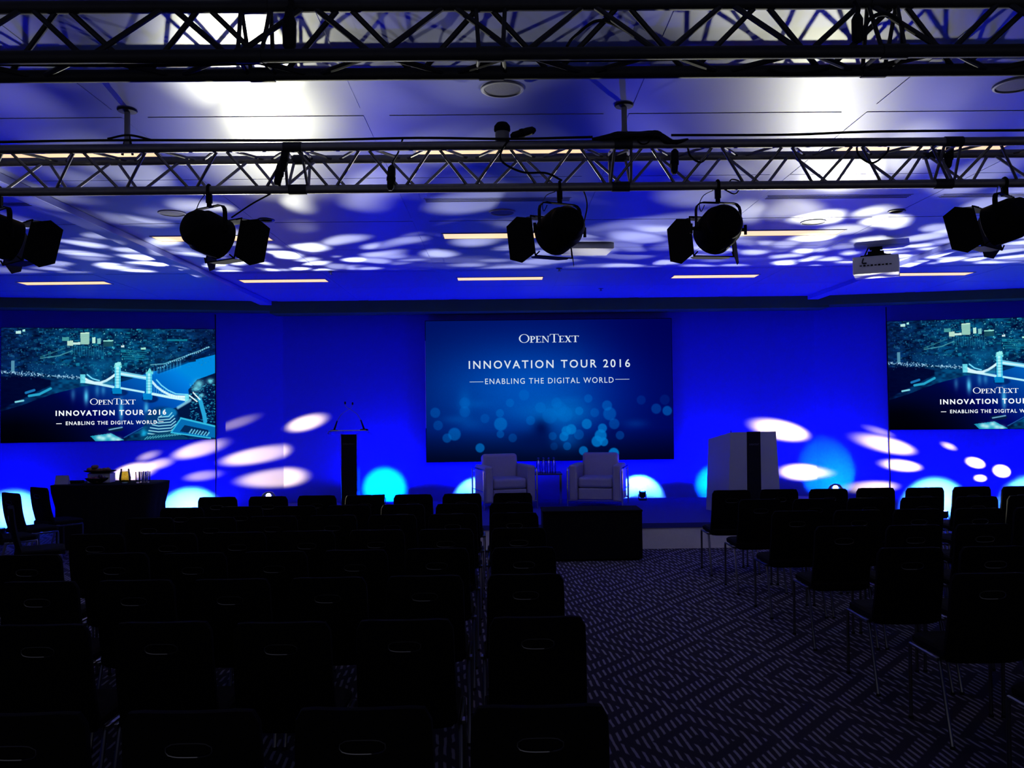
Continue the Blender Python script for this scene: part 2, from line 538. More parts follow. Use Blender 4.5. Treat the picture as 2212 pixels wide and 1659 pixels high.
def wall_hit(px, py):
    p = at(px, py, YB)
    if XL <= p.x <= XR: return p
    sgn = -1 if p.x < XL else 1
    x0 = XL if sgn < 0 else XR
    d = ray(px, py)
    ca, sa = math.cos(SPL), math.sin(SPL)
    n = Vector((sgn * sa, ca, 0)) if True else None
    q = wing_point(x0, sgn, 1.0, 0, 0)
    k = (q - EYE).dot(n) / d.dot(n)
    return EYE + d * k
def beam_fixture(px, py, Y, spots, label, color, power):
    p = at(px, py, Y)
    r = thing('beam_light', label, 'stage light', (p.x, p.y, 0), 0, 'beam lights on the floor by the side walls')
    MB().box((0, 0, .02), (.3, .22, .04)).build('base', M_BLACK, r, bevel=.006)
    MB().tube([(0, 0, .04), (0, 0, p.z - .08)], .02, 10).build('stem', M_BLACK, r)
    MB().lathe([(.03, -.14), (.08, -.10), (.085, -.05), (.03, -.04)], 20, Matrix.Translation((0, 0, p.z))).build('housing', M_BLACK, r, smooth=True)
    l = lamp('beam_lamp', 'POINT', (0, 0, p.z), power, color, None, radius=.03, parent=r)
    bs = []
    for (sx, sy, rad, br) in spots:
        bs.append((wall_hit(sx, sy) - p, rad, br))
    beams_lamp(l, bs, 1.0)
    return r
PEACH = (1.0, 0.62, 0.06)
beam_fixture(-56, 1100, 12.1, [
    (660, 914, 1.3, 3.0), (512, 914, 1.0, .5), (425, 972, 1.9, 1.1), (550, 985, 1.7, 2.4), (285, 1020, 3.0, .9), (340, 1003, 1.5, .5),
    (436, 1028, 1.2, .5), (605, 1032, 1.9, 2.2), (320, 985, 1.2, .25)],
    'beam light on the floor past the buffet table, beyond the picture edge', PEACH, 19000)
beam_fixture(2287, 1048, 12.5, [
    (1690, 930, 2.0, 4.0), (1920, 962, 2.6, 1.3), (1950, 1006, 2.0, 1.6), (2050, 964, 1.2, .35), (2108, 1000, 2.8, .8), (2165, 1018, 4.6, .6), (2118, 1033, 1.8, .6),
    (1735, 1020, 1.8, 4.0), (1890, 1052, 1.9, 1.0), (1900, 932, 1.0, .35)],
    'beam light on the floor past the last chairs beyond the white lectern', PEACH, 19000)

# ================================================================== SCREENS
def srgb2lin(a):
    a = np.clip(a, 0, 1)
    return np.where(a <= .04045, a / 12.92, ((a + .055) / 1.055) ** 2.4)
class Paint:
    def __init__(s, w, h, base):
        s.w, s.h = w, h
        s.a = np.zeros((h, w, 3)); s.a[:] = base
        yy, xx = np.mgrid[0:h, 0:w]
        s.u = (xx + .5) / w; s.v = (yy + .5) / h
        s.asp = w / h
    def blend(s, m, col):
        s.a = s.a * (1 - m[..., None]) + np.array(col)[None, None] * m[..., None]
    def poly(s, pts, col, alpha=1.0, soft=0):
        n = len(pts); ins = np.zeros((s.h, s.w), bool)
        for i in range(n):
            x0, y0 = pts[i]; x1, y1 = pts[(i + 1) % n]
            c = ((y0 > s.v) != (y1 > s.v))
            with np.errstate(divide='ignore', invalid='ignore'):
                xi = (x1 - x0) * (s.v - y0) / ((y1 - y0) if y1 != y0 else 1e-9) + x0
            ins ^= c & (s.u < xi)
        m = ins.astype(float)
        for _ in range(soft):
            m = (m + np.roll(m, 1, 0) + np.roll(m, -1, 0) + np.roll(m, 1, 1) + np.roll(m, -1, 1)) / 5
        s.blend(m * alpha, col)
        return m
    def line(s, pts, wd, col, alpha=1.0):
        d = np.full((s.h, s.w), 9.0)
        X = s.u * s.asp; Y = s.v
        for (p, q) in zip(pts[:-1], pts[1:]):
            px, py = p[0] * s.asp, p[1]; qx, qy = q[0] * s.asp, q[1]
            L = (qx - px) ** 2 + (qy - py) ** 2 + 1e-12
            t = np.clip(((X - px) * (qx - px) + (Y - py) * (qy - py)) / L, 0, 1)
            d = np.minimum(d, np.hypot(X - px - t * (qx - px), Y - py - t * (qy - py)))
        s.blend(np.clip((wd - d) * s.h / 1.6 + .5, 0, 1) * alpha, col)
    def spot(s, c, rx, ry, col, alpha=1.0, soft=.15):
        d = np.hypot((s.u - c[0]) / rx, (s.v - c[1]) / ry)
        s.blend(np.clip((1 + soft - d) / (2 * soft), 0, 1) * alpha, col)
    def glow(s, c, rx, ry, col, alpha=1.0):
        d2 = ((s.u - c[0]) / rx) ** 2 + ((s.v - c[1]) / ry) ** 2
        s.blend(np.exp(-d2) * alpha, col)

def smooth_noise(rng, h, w, cy, cx):
    g = rng.random((cy + 2, cx + 2))
    yy = np.linspace(0, cy, h); xx = np.linspace(0, cx, w)
    y0 = yy.astype(int); x0 = xx.astype(int)
    fy = (yy - y0)[:, None]; fx = (xx - x0)[None]
    fy = fy * fy * (3 - 2 * fy); fx = fx * fx * (3 - 2 * fx)
    a = g[y0][:, x0]; b = g[y0][:, x0 + 1]; c = g[y0 + 1][:, x0]; d = g[y0 + 1][:, x0 + 1]
    return (a * (1 - fx) + b * fx) * (1 - fy) + (c * (1 - fx) + d * fx) * fy

def city_picture():
    w, h = 600, 311
    P = Paint(w, h, (0.0, .03, .22))
    rng = np.random.default_rng(5)
    def q(x, y): return (x / 2150.0, (y - 90) / 1110.0)
    def qs(l): return [q(*p) for p in l]
    n1 = smooth_noise(rng, h, w, 14, 18); n2 = smooth_noise(rng, h, w, 60, 60)
    tone = np.clip(.25 + .6 * n1 + .55 * n2 - .35, 0, 1)
    dx = np.clip(1 - np.abs(P.u - .5) / .62, 0, 1)
    fade = np.clip(.25 + dx, 0, 1)
    P.a[..., 0] = .02 * tone; P.a[..., 1] = (.03 + .40 * tone) * fade; P.a[..., 2] = (.18 + .44 * tone) * (.5 + .5 * fade)
    # roofs and facades of the far town
    for _ in range(900):
        u = rng.random(); v = rng.random() ** 1.1 * .46
        if v > .46 - .18 * u: v *= .8
        ww = .004 + .02 * rng.random(); hh = .004 + .014 * rng.random() * (1 + v)
        k = rng.random() ** 2
        f = .35 + .65 * max(0, 1 - abs(u - .45) / .5)
        P.poly([(u, v), (u + ww, v - .003), (u + ww, v + hh), (u, v + hh)], (.12 * k * k, (.1 + .62 * k) * f, (.24 + .55 * k) * (.4 + .6 * f)), .75)
    # river
    river = qs([(2160, 345), (1850, 420), (1640, 490), (1480, 520), (1250, 600), (1100, 640), (800, 660), (480, 740), (200, 840), (-10, 900),
                (-10, 1210), (860, 1210), (1180, 1190), (1390, 1090), (1480, 950), (1740, 880), (1860, 820), (1880, 740), (1960, 600), (2160, 530)])
    m = P.poly(river, (0, 0, 0), 0)
    g = np.clip((P.u - .1) / .9, 0, 1)
    rr = np.zeros_like(P.a)
    rr[..., 1] = .02 + .52 * np.clip(g * 1.25 - np.clip((P.v - .35) * 1.1, 0, 1), 0, 1)
    rr[..., 2] = .26 + .62 * np.clip(g * 1.3 - np.clip((P.v - .38) * .85, 0, 1), 0, 1)
    dk = np.clip((.42 - P.u) / .35, 0, 1) * np.clip((P.v - .55) / .3, 0, 1)
    rr *= (1 - .75 * dk)[..., None]
    rr *= (1 - .45 * np.clip((P.v - .8) / .2, 0, 1) * np.clip((.6 - P.u) / .4, 0, 1))[..., None]
    P.a = P.a * (1 - m[..., None]) + rr * m[..., None]
    # dark park on the near bank
    P.poly(qs([(-10, 560), (300, 560), (480, 600), (480, 650), (200, 780), (-10, 880)]), (.0, .01, .17), .9, 3)
    P.poly(qs([(250, 430), (760, 470), (780, 560), (520, 560), (260, 500)]), (.02, .22, .42), .7, 1)
    P.poly(qs([(560, 470), (760, 500), (770, 560), (580, 560)]), (.02, .25, .45), .6, 1)
    # lights scattered over the town
    for _ in range(1250):
        u = rng.random(); v = rng.random() * .52
        if v > .47 - .2 * max(0, u - .4) - .02: continue
        f = .35 + .65 * max(0, 1 - abs(u - .5) / .5)
        k = rng.random() ** 1.5 * f
        r_ = .0012 + .0016 * rng.random()
        P.spot((u, v), r_, r_ * 1.9, (.55 * k, .35 + .6 * k, .55 + .4 * k), .3 + .7 * k, .5)
    for _ in range(180):                        # lamps on the embankment
        t = rng.random(); u = .0 + .36 * t; v = .385 + .055 * t + rng.normal() * .008
        P.spot((u, v), .0022, .0042, (.7, .9, 1.0), .4 + .6 * rng.random(), .5)
    # bright blocks
    P.poly(qs([(770, 135), (860, 128), (860, 245), (775, 248)]), (.78, .95, .85), 1)
    for k in range(8): P.line(qs([(772, 150 + 13 * k), (858, 147 + 13 * k)]), .0035, (.35, .6, .6), .8)
    for (a, b, c, d, col) in ((640, 215, 700, 262, (.8, .95, .85)), (700, 230, 770, 250, (.85, 1, .95)), (890, 180, 920, 235, (.8, 1, .9)), (940, 190, 975, 245, (.5, .8, .8)),
                              (1000, 205, 1100, 268, (.1, .3, .35)), (1180, 258, 1210, 276, (.9, 1, 1)), (1380, 280, 1430, 298, (.7, 1, .9)), (140, 122, 190, 146, (.8, 1, .95)),
                              (205, 108, 228, 124, (.7, 1, .95)), (95, 410, 130, 515, (.35, .6, .7)), (1650, 195, 1860, 212, (.05, .5, .6)), (590, 180, 660, 215, (.3, .65, .65))):
        P.poly(qs([(a, b), (c, b - 4), (c, d), (a, d)]), col, .9)
    P.poly(qs([(1000, 208), (1100, 204), (1102, 216), (1000, 220)]), (.6, .9, .85), 1)
    for k in range(14): P.line(qs([(690 + 24 * k, 268), (690 + 24 * k, 340 + 20 * (k % 2))]), .003, (.15, .5, .6), .6)
    for k in range(5): P.line(qs([(1180 + 8 * k, 300 + 22 * k), (1440 - 10 * k, 318 + 20 * k)]), .004, (.1, .55, .6), .6)
    P.line(qs([(380, 385), (560, 360), (690, 310)]), .004, (.4, .75, .75), .7)
    P.line(qs([(380, 372), (620, 285)]), .004, (.25, .6, .6), .6)
    P.line(qs([(1480, 450), (1620, 440), (1830, 365), (2090, 270)]), .005, (.5, .85, .9), .7)
    P.line(qs([(1560, 520), (1830, 425), (2150, 300)]), .016, (.0, .08, .25), .6)
    for k in range(26):
        t = k / 25; P.spot(q(1560 + 520 * t, 480 - 205 * t + 8 * math.sin(k * 7)), .003, .006, (.6, .9, 1), .8, .5)
    P.glow(q(980, 450), .07, .07, (.03, .35, .55), .8)
    for k in range(10): P.glow(q(1480 + 34 * k, 520 - 9 * k), .004, .03, (.3, .8, 1), .5)
    # piers and reflections
    P.spot(q(1165, 725), .038, .03, (.0, .1, .35), .9); P.spot(q(1475, 790), .038, .035, (.0, .1, .35), .9)
    P.poly(qs([(1085, 670), (1190, 670), (1185, 735), (1095, 735)]), (.0, .55, .8), .9)
    P.poly(qs([(1400, 730), (1500, 740), (1495, 800), (1405, 795)]), (.0, .55, .85), .9)
    for (x, y, ry, k) in ((830, 760, .06, .9), (1180, 900, .09, .8), (1435, 880, .05, .7), (700, 740, .05, .35), (940, 700, .05, .4), (1000, 700, .04, .4)):
        P.glow(q(x, y), .010, ry, (.35, .85, 1.0), k)
    # bridge
    P.line(qs([(790, 612), (960, 640), (1100, 668)]), .011, (.85, 1, 1)); P.line(qs([(1180, 680), (1410, 722)]), .009, (.8, 1, 1)); P.line(qs([(1500, 740), (1680, 775), (1850, 803)]), .012, (.85, 1, 1))
    P.line(qs([(1170, 532), (1440, 580)]), .018, (.85, 1, 1)); P.line(qs([(1170, 520), (1440, 566)]), .005, (.4, .8, .9))
    P.line(qs([(1170, 552), (1440, 592)]), .004, (.5, .9, 1))
    sag = [(800, 575), (850, 605), (910, 625), (970, 627), (1030, 606), (1080, 575), (1118, 548)]
    P.line(qs(sag), .011, (.9, 1, 1)); P.line(qs([(840, 545), (890, 585), (960, 605)]), .006, (.5, .9, 1))
    sag2 = [(1495, 618), (1540, 668), (1600, 712), (1670, 748), (1740, 768), (1850, 772)]
    P.line(qs(sag2), .011, (.9, 1, 1)); P.line(qs([(1540, 600), (1590, 655), (1660, 705), (1740, 742), (1870, 750)]), .006, (.5, .9, 1))
    for k in range(12):
        P.line(qs([(1515 + 24 * k, 640 + 12 * k), (1515 + 24 * k, 742 + 4.5 * k)]), .002, (.5, .9, 1), .6)
        P.line(qs([(1000 + 9 * k, 616 - 3 * k), (1000 + 9 * k, 650 + 1.4 * k)]), .002, (.4, .8, .9), .5)
    for (x, y0, y1, ww) in ((1145, 470, 680, 30), (1465, 535, 735, 30)):
        P.poly(qs([(x - ww, y0), (x + ww, y0), (x + ww, y1), (x - ww, y1)]), (.35, .85, .95))
        P.poly(qs([(x - ww * .5, y0), (x + ww * .4, y0), (x + ww * .4, y1), (x - ww * .5, y1)]), (.75, 1, 1), .9)
        P.poly(qs([(x - ww, y0), (x + 5, y0 - 55), (x + ww + 8, y0)]), (.45, .9, .9))
        for s_ in (-ww, ww + 6): P.poly(qs([(x + s_ - 6, y0 + 10), (x + s_, y0 - 38), (x + s_ + 6, y0 + 10)]), (.5, .9, .9))
        for k in range(6): P.line(qs([(x - ww, y0 + 30 + 28 * k), (x + ww, y0 + 30 + 28 * k)]), .002, (.1, .5, .6), .6)
    P.poly(qs([(1118, 432), (1175, 420), (1178, 450), (1122, 470)]), (.6, .95, .95))
    for (x, y) in ((795, 585), (1860, 790)):
        P.poly(qs([(x - 26, y - 40), (x + 26, y - 40), (x + 26, y + 45), (x - 26, y + 45)]), (.45, .9, .95), .9)
    P.glow(q(1300, 640), .25, .12, (.0, .5, .9), .12)
    # boats and jetty
    P.line(qs([(270, 750), (370, 735), (480, 680)]), .011, (.15, .65, .8)); P.line(qs([(240, 720), (320, 695)]), .011, (.1, .45, .7)); P.line(qs([(140, 808), (215, 795)]), .008, (.5, .85, .9))
    P.spot(q(1120, 1085), .04, .022, (.01, .1, .25)); P.line(qs([(1060, 1090), (1190, 1068)]), .006, (.6, .9, 1), .7)
    P.line(qs([(1880, 415), (1940, 408)]), .008, (.02, .15, .3))
    # near right bank
    P.poly(qs([(2160, 540), (1960, 600), (1870, 700), (1880, 800), (1740, 890), (1720, 960), (1760, 1000), (2160, 1060)]), (.0, .08, .25), .95, 1)
    for _ in range(230):
        t = rng.random(); x = 1880 + 270 * rng.random(); y = 590 + 440 * t
        if x < 1980 and y < 640: continue
        k = rng.random()
        P.line(qs([(x, y), (x + 18 * rng.random(), y + 6 * rng.random() - 3)]), .003, (.3 * k, .4 + .5 * k, .6 + .4 * k), .8)
    for (x, y, r1) in ((1980, 640, .022), (1950, 690, .018), (2100, 615, .016), (2010, 760, .012)):
        P.glow(q(x, y), r1, r1 * 1.5, (.5, .95, 1), .8)
    P.line(qs([(1990, 800), (2035, 960), (2045, 1020)]), .02, (.15, .65, .85)); P.line(qs([(1880, 760), (1960, 820)]), .006, (.9, 1, 1)); P.line(qs([(1920, 730), (1990, 800)]), .006, (.9, 1, 1))
    for k in range(9): P.spot(q(1760 + 16 * k, 880 - 9 * k), .006, .014, (.6, .9, 1), .7, .5)
    # round building
    P.spot(q(1590, 1000), .082, .115, (.01, .22, .45)); P.spot(q(1665, 930), .04, .045, (.05, .45, .7))
    for k in range(7):
        y = 930 + 29 * k; hw = 150 - 4 * abs(k - 4) ** 1.7
        P.line(qs([(1590 - hw + 18 * (6 - k), y + 30), (1560, y + 44), (1600 + hw * .6, y + 36), (1590 + hw, y)]), .005, (.65, .95, 1), .85)
    P.glow(q(1410, 1130), .012, .03, (.1, .7, .9), .9)
    P.poly(qs([(1380, 1165), (1700, 1110), (1860, 1180), (1860, 1210), (1380, 1210)]), (.02, .25, .4), .9)
    for k in range(16): P.line(qs([(1420 + 28 * k, 1190 - 3 * k), (1450 + 28 * k, 1165 - 2 * k)]), .004, (.4, .85, .9), .7)
    P.poly(qs([(1790, 985), (2160, 1075), (2160, 1190), (1690, 1130)]), (.02, .42, .7)); P.poly(qs([(1830, 1055), (2080, 1110), (2070, 1165), (1780, 1120)]), (.01, .16, .35))
    P.line(qs([(1790, 985), (2160, 1075)]), .008, (.2, .75, .9)); P.line(qs([(1790, 990), (1690, 1128), (2100, 1190)]), .006, (.2, .75, .9))
    for k in range(7): P.line(qs([(1880 + 30 * k, 1135 + 5 * k), (1905 + 30 * k, 1100 + 6 * k)]), .006, (.5, .9, 1), .8)
    P.poly(qs([(870, 1150), (1080, 1125), (1210, 1195), (930, 1205)]), (.1, .6, .75)); 
    for (x, y) in ((1060, 1150), (1000, 1175), (1100, 1180), (960, 1165), (1150, 1190)): P.glow(q(x, y), .015, .02, (.8, 1, 1), .8)
    P.line(qs([(1210, 1170), (1400, 1070)]), .004, (.15, .5, .7), .7)
    fadeb = np.clip(1 - .6 * np.clip((P.v - .72) / .28, 0, 1) * np.clip((.45 - P.u) / .3, 0, 1), 0, 1)
    P.a *= fadeb[..., None]
    return P.a

def bokeh_picture():
    w, h = 470, 262
    P = Paint(w, h, (0, 0, 0))
    u, v = P.u, P.v
    g = np.exp(-(((u - .42) / .42) ** 2 + ((v - .50) / .36) ** 2))
    P.a[..., 0] = 0.0
    P.a[..., 1] = .05 + .27 * g - .03 * u
    P.a[..., 2] = .36 + .36 * g - .02 * v
    low = np.clip((v - .78) / .2, 0, 1)
    P.a *= (1 - .58 * low)[..., None]
    right = np.clip((u - .62) / .3, 0, 1) * np.clip(1 - v * .6, 0, 1)
    P.a[..., 1] *= (1 - .8 * right); P.a[..., 2] *= (1 - .12 * right)
    def c(x, y): return ((x - 72) / 1975.0, (y - 45) / 1105.0)
    P.glow(c(1150, 780), .12, .09, (0, .42, .76), .8)
    for (x, y, rx, ry, al) in ((380, 700, .025, .10, .5), (470, 700, .06, .03, .3), (300, 820, .05, .03, .3), (860, 760, .08, .05, .25), (1000, 790, .05, .09, .35), (1210, 680, .05, .025, .35),
                               (1220, 1000, .05, .06, .3), (1090, 970, .02, .06, .35), (1190, 940, .035, .08, .5), (1750, 870, .045, .03, .25), (430, 860, .05, .04, .25)):
        P.glow(c(x, y), rx, ry, (.0, .38, .75), al)
    P.glow(c(990, 900), .035, .07, (0, .02, .25), .8); P.glow(c(930, 1000), .09, .08, (0, .05, .28), .6); P.glow(c(1580, 930), .035, .05, (0, .02, .3), .5)
    for (x, y, r_, k) in ((855, 635, 42, .35), (742, 695, 33, .4), (660, 775, 32, .45), (665, 860, 52, .65), (662, 940, 30, .45), (143, 765, 40, .4), (165, 865, 38, .35), (295, 935, 50, .6),
                          (235, 965, 36, .5), (498, 1045, 36, .75), (540, 815, 36, .3), (905, 835, 36, .4), (985, 735, 42, .4), (1115, 700, 42, .4), (1140, 745, 55, .35), (1180, 790, 60, .35), (1060, 800, 60, .35),
                          (1296, 765, 33, .55), (1370, 668, 33, .4), (1420, 780, 35, .35), (1355, 868, 40, .8), (1480, 902, 36, .8), (1230, 908, 40, .85), (1190, 920, 38, .8), (1170, 965, 36, .75), (1290, 950, 40, .4),
                          (1465, 960, 48, .9), (1435, 1005, 44, .9), (1490, 1010, 34, .85), (1325, 1078, 36, .8), (1568, 1100, 42, .95), (1520, 725, 40, .5), (1540, 790, 52, .5), (1575, 870, 42, .45), (1620, 960, 34, .4),
                          (1795, 685, 36, .2), (1915, 755, 40, .4), (2003, 772, 38, .6), (1985, 685, 40, .15), (760, 970, 34, .35), (380, 690, 42, .3), (380, 760, 42, .3), (1195, 1040, 32, .45), (1080, 960, 32, .35), (1090, 1040, 30, .2)):
        P.spot(c(x, y), r_ / 1975.0, r_ / 1105.0, (.0, .40 + .08 * k, .80), k * .9, .12)
    rng = np.random.default_rng(2)
    P.a *= (1 + .05 * (rng.random((h, w, 1)) - .5))
    return P.a

def picture_mesh(name, arr, m, w_m, h_m, parent):
    """pixel-wise coloured sheet in local XZ, centred, facing -Y"""
    h, w = arr.shape[:2]
    lin = srgb2lin(arr).astype(np.float32)
    xs_ = np.linspace(-w_m / 2, w_m / 2, w + 1); zs_ = np.linspace(h_m / 2, -h_m / 2, h + 1)
    X, Z = np.meshgrid(xs_, zs_)
    co = np.zeros(((h + 1) * (w + 1), 3), np.float32); co[:, 0] = X.ravel(); co[:, 2] = Z.ravel()
    i, j = np.mgrid[0:h, 0:w]
    a = (i * (w + 1) + j).ravel()
    q = np.stack([a + w + 1, a + w + 2, a + 1, a], 1).astype(np.int32)
    me = bpy.data.meshes.new(name)
    me.vertices.add(len(co)); me.vertices.foreach_set('co', co.ravel())
    me.loops.add(q.size); me.loops.foreach_set('vertex_index', q.ravel())
    me.polygons.add(len(q)); me.polygons.foreach_set('loop_start', np.arange(0, q.size, 4, dtype=np.int32))
    me.update(calc_edges=True)
    col = me.attributes.new('Col', 'FLOAT_COLOR', 'FACE')
    rgba = np.ones((h * w, 4), np.float32); rgba[:, :3] = lin.reshape(-1, 3)
    col.data.foreach_set('color', rgba.ravel())
    me.materials.append(m)
    o = bpy.data.objects.new(name, me); C.objects.link(o); o.parent = parent
    return o

M_LETTER = mat('white_letter_light', (0, 0, 0), .8, spec=0, var=0, emit=(.80, .90, 1.0), estr=.85)
def text_polys(s, space=1.0, bold=0.0):
    cu = bpy.data.curves.new('txt', 'FONT')
    cu.body = s; cu.space_character = space; cu.offset = bold; cu.resolution_u = 4
    o = bpy.data.objects.new('txt', cu); C.objects.link(o)
    bpy.context.view_layer.update()
    dg = bpy.context.evaluated_depsgraph_get()
    me = bpy.data.meshes.new_from_object(o.evaluated_get(dg))
    vs = [(v.co.x, v.co.y) for v in me.vertices]; fs = [tuple(p.vertices) for p in me.polygons]
    bpy.data.objects.remove(o); bpy.data.curves.remove(cu); bpy.data.meshes.remove(me)
    return vs, fs
def serif_polys():
    """small-capital serif word OPENTEXT, drawn stroke by stroke"""
    vs, fs = [], []
    def quad(a, b, c, d):
        k = len(vs); vs.extend([a, b, c, d]); fs.append((k, k + 1, k + 2, k + 3))
    def rect(x0, y0, x1, y1): quad((x0, y0), (x1, y0), (x1, y1), (x0, y1))
    def ring(cx, cy, rx, ry, ix, iy, a0=0, a1=360, n=40):
        for i in range(n):
            p, q_ = R(a0 + (a1 - a0) * i / n), R(a0 + (a1 - a0) * (i + 1) / n)
            quad((cx + rx * math.cos(p), cy + ry * math.sin(p)), (cx + rx * math.cos(q_), cy + ry * math.sin(q_)),
                 (cx + ix * math.cos(q_), cy + iy * math.sin(q_)), (cx + ix * math.cos(p), cy + iy * math.sin(p)))
    T, t, s = .125, .05, .045
    x = 0.0
    for (chh, sz) in (('O', 1.0), ('P', .78), ('E', .78), ('N', .78), ('T', 1.0), ('E', .78), ('X', .78), ('T', .78)):
        H = sz
        if chh == 'O':
            ring(x + .48 * H, H / 2, .48 * H, .52 * H, .48 * H - T, .52 * H - t); x += .99 * H
        elif chh == 'P':
            rect(x + .08, 0, x + .08 + T, H); rect(x, 0, x + .33, s); rect(x, H - s, x + .3, H)
            ring(x + .30 * H, H * .72, .33 * H, .28 * H, .33 * H - T, .28 * H - t, -90, 90, 20); rect(x + .08, H * .44, x + .30 * H, H * .44 + t); x += .67 * H
        elif chh == 'E':
            rect(x + .08, 0, x + .08 + T, H); rect(x, 0, x + .62 * H, s); rect(x, H - s, x + .6 * H, H); rect(x + .1, H * .5 - s / 2, x + .45 * H, H * .5 + s / 2)
            rect(x + .57 * H, 0, x + .62 * H, .2 * H); rect(x + .55 * H, .82 * H, x + .6 * H, H); rect(x + .43 * H, .42 * H, x + .46 * H, .6 * H); x += .71 * H
        elif chh == 'N':
            rect(x + .09, 0, x + .09 + t, H); rect(x + .74 * H, 0, x + .74 * H + t, H); quad((x + .05, H), (x + .05 + T * 1.3, H), (x + .74 * H + t, 0), (x + .74 * H + t - T * .6, 0))
            rect(x, 0, x + .24, s); rect(x - .01, H - s, x + .2, H); rect(x + .65 * H, H - s, x + .92 * H, H); x += .97 * H
        elif chh == 'T':
            rect(x + .33 * H, 0, x + .33 * H + T, H); rect(x, H - s, x + .8 * H, H); rect(x + .22 * H, 0, x + .58 * H, s)
            rect(x, .78 * H, x + .04, H); rect(x + .8 * H - .04, .78 * H, x + .8 * H, H); x += .80 * H
        elif chh == 'X':
            quad((x + .03, H), (x + .03 + T * 1.25, H), (x + .72 * H, 0), (x + .72 * H - T * 1.25, 0)); quad((x + .62 * H, H), (x + .62 * H + t * 1.3, H), (x + .05 + t * 1.3, 0), (x + .05, 0))
            rect(x - .02, H - s, x + .3 * H, H); rect(x + .5 * H, H - s, x + .8 * H, H); rect(x - .02, 0, x + .27 * H, s); rect(x + .46 * H, 0, x + .8 * H, s); x += .83 * H
    rect(x + .0, .74, x + .06, .76)
    return vs, fs
def lettering(name, polys, x0, x1, zc, cap, m, parent, y=-.004, thick=.003):
    """fit flat letters to x0..x1 and cap height, as thin raised shapes facing -Y"""
    vs, fs = polys
    ax = min(v[0] for v in vs); bx = max(v[0] for v in vs); ay = min(v[1] for v in vs); by = max(v[1] for v in vs)
    mb = MB()
    mb.add([(x0 + (v[0] - ax) / (bx - ax) * (x1 - x0), y, zc + ((v[1] - ay) / (by - ay) - .5) * cap) for v in vs], fs)
    me = bpy.data.meshes.new(name); me.from_pydata(mb.v, [], mb.f); me.materials.append(m)
    o = bpy.data.objects.new(name, me); C.objects.link(o); o.parent = parent
    return o

M_PIC = picture_mat('projected_picture')
# centre screen
a_, b_ = at(919, 694, YB - .10), at(1455, 991, YB - .10)
cw, chh_ = b_.x - a_.x, a_.z - b_.z
scr = thing('projection_screen', 'wide screen with soft blue light spots on the wall behind the armchairs', 'screen', ((a_.x + b_.x) / 2, YB - .10, (a_.z + b_.z) / 2))
MB().box((0, .04, 0), (cw + .02, .07, chh_ + .02)).build('panel', M_BLACK, scr, bevel=.004)
picture_mesh('picture', bokeh_picture(), M_PIC, cw, chh_, scr)
MB().box((-cw / 2 - .006, -.002, .05 * chh_), (.006, .01, chh_ * .62)).build('edge_strip', mat('pale_edge', (.7, .7, .75), .4, var=0), scr)
def cx(x): return ((x - 72) / 1975.0 - .5) * cw
def cz(y): return (.5 - (y - 45) / 1105.0) * chh_
lettering('logo_lettering', serif_polys(), cx(820), cx(1305), cz(190), .062 * chh_ , M_LETTER, scr)
lettering('title_lettering', text_polys('INNOVATION TOUR 2016', 1.32, .012), cx(415), cx(1710), cz(393), .058 * chh_, M_LETTER, scr)
lettering('tagline_lettering', text_polys('ENABLING THE DIGITAL WORLD', 1.2), cx(545), cx(1575), cz(524), .040 * chh_, M_LETTER, scr)
MB().box((cx(476), -.004, cz(527)), (cx(531) - cx(421), .003, .0032 * chh_)).build('tagline_rule', M_LETTER, scr); MB().box((cx(1646), -.004, cz(520)), (cx(1703) - cx(1590), .003, .0032 * chh_)).build('tagline_rule', M_LETTER, scr)

city = city_picture()
M_LETTER2 = mat('white_slide_letter_light', (0, 0, 0), .8, spec=0, var=0, emit=(.92, .97, 1.0), estr=1.0)
def side_screen(sgn, x0, t, width, z0, z1, label):
    c = wing_point(x0, sgn, t + width / 2, (z0 + z1) / 2, -.04)
    s = thing('projection_screen', label, 'screen', c, (SPL if sgn < 0 else -SPL), 'projected night bridge pictures')
    h = z1 - z0
    MB().box((0, .02, 0), (width + .01, .03, h + .01)).build('panel', M_BLACK, s)
    picture_mesh('picture', city, M_PIC, width, h, s)
    def sx(x): return (x / 2150.0 - .5) * width
    def sz(y): return (.5 - (y - 90) / 1110.0) * h
    lettering('logo_lettering', serif_polys(), sx(868), sx(1330), sz(812), .055 * h, M_LETTER2, s)
    lettering('title_lettering', text_polys('INNOVATION TOUR 2016', 1.3, .03), sx(530), sx(1640), sz(922), .048 * h, M_LETTER2, s)
    lettering('tagline_lettering', text_polys('ENABLING THE DIGITAL WORLD', 1.25, .02), sx(630), sx(1545), sz(1021), .033 * h, M_LETTER2, s)
    MB().box((sx(563), -.004, sz(1023)), (sx(590) - sx(536), .003, .006 * h)).build('tagline_rule', M_LETTER2, s); MB().box((sx(1587), -.004, sz(1017)), (sx(1612) - sx(1562), .003, .004 * h)).build('tagline_rule', M_LETTER2, s)
    return s
q1 = wall_hit(463, 712); q2 = wall_hit(463, 948); q3 = wall_hit(2, 830)
LW = (Vector((q1.x, q1.y)) - Vector((q3.x, q3.y))).length
side_screen(-1, XL, TL + .01, LW, q2.z, q1.z, 'night city picture with a lit bridge projected above the buffet table')
q1 = wall_hit(1924, 695); q2 = wall_hit(1924, 928)
side_screen(1, XR, TR + .01, LW * 1.0, q2.z, q1.z, 'night city picture with a lit bridge projected on the wall past the white lectern')

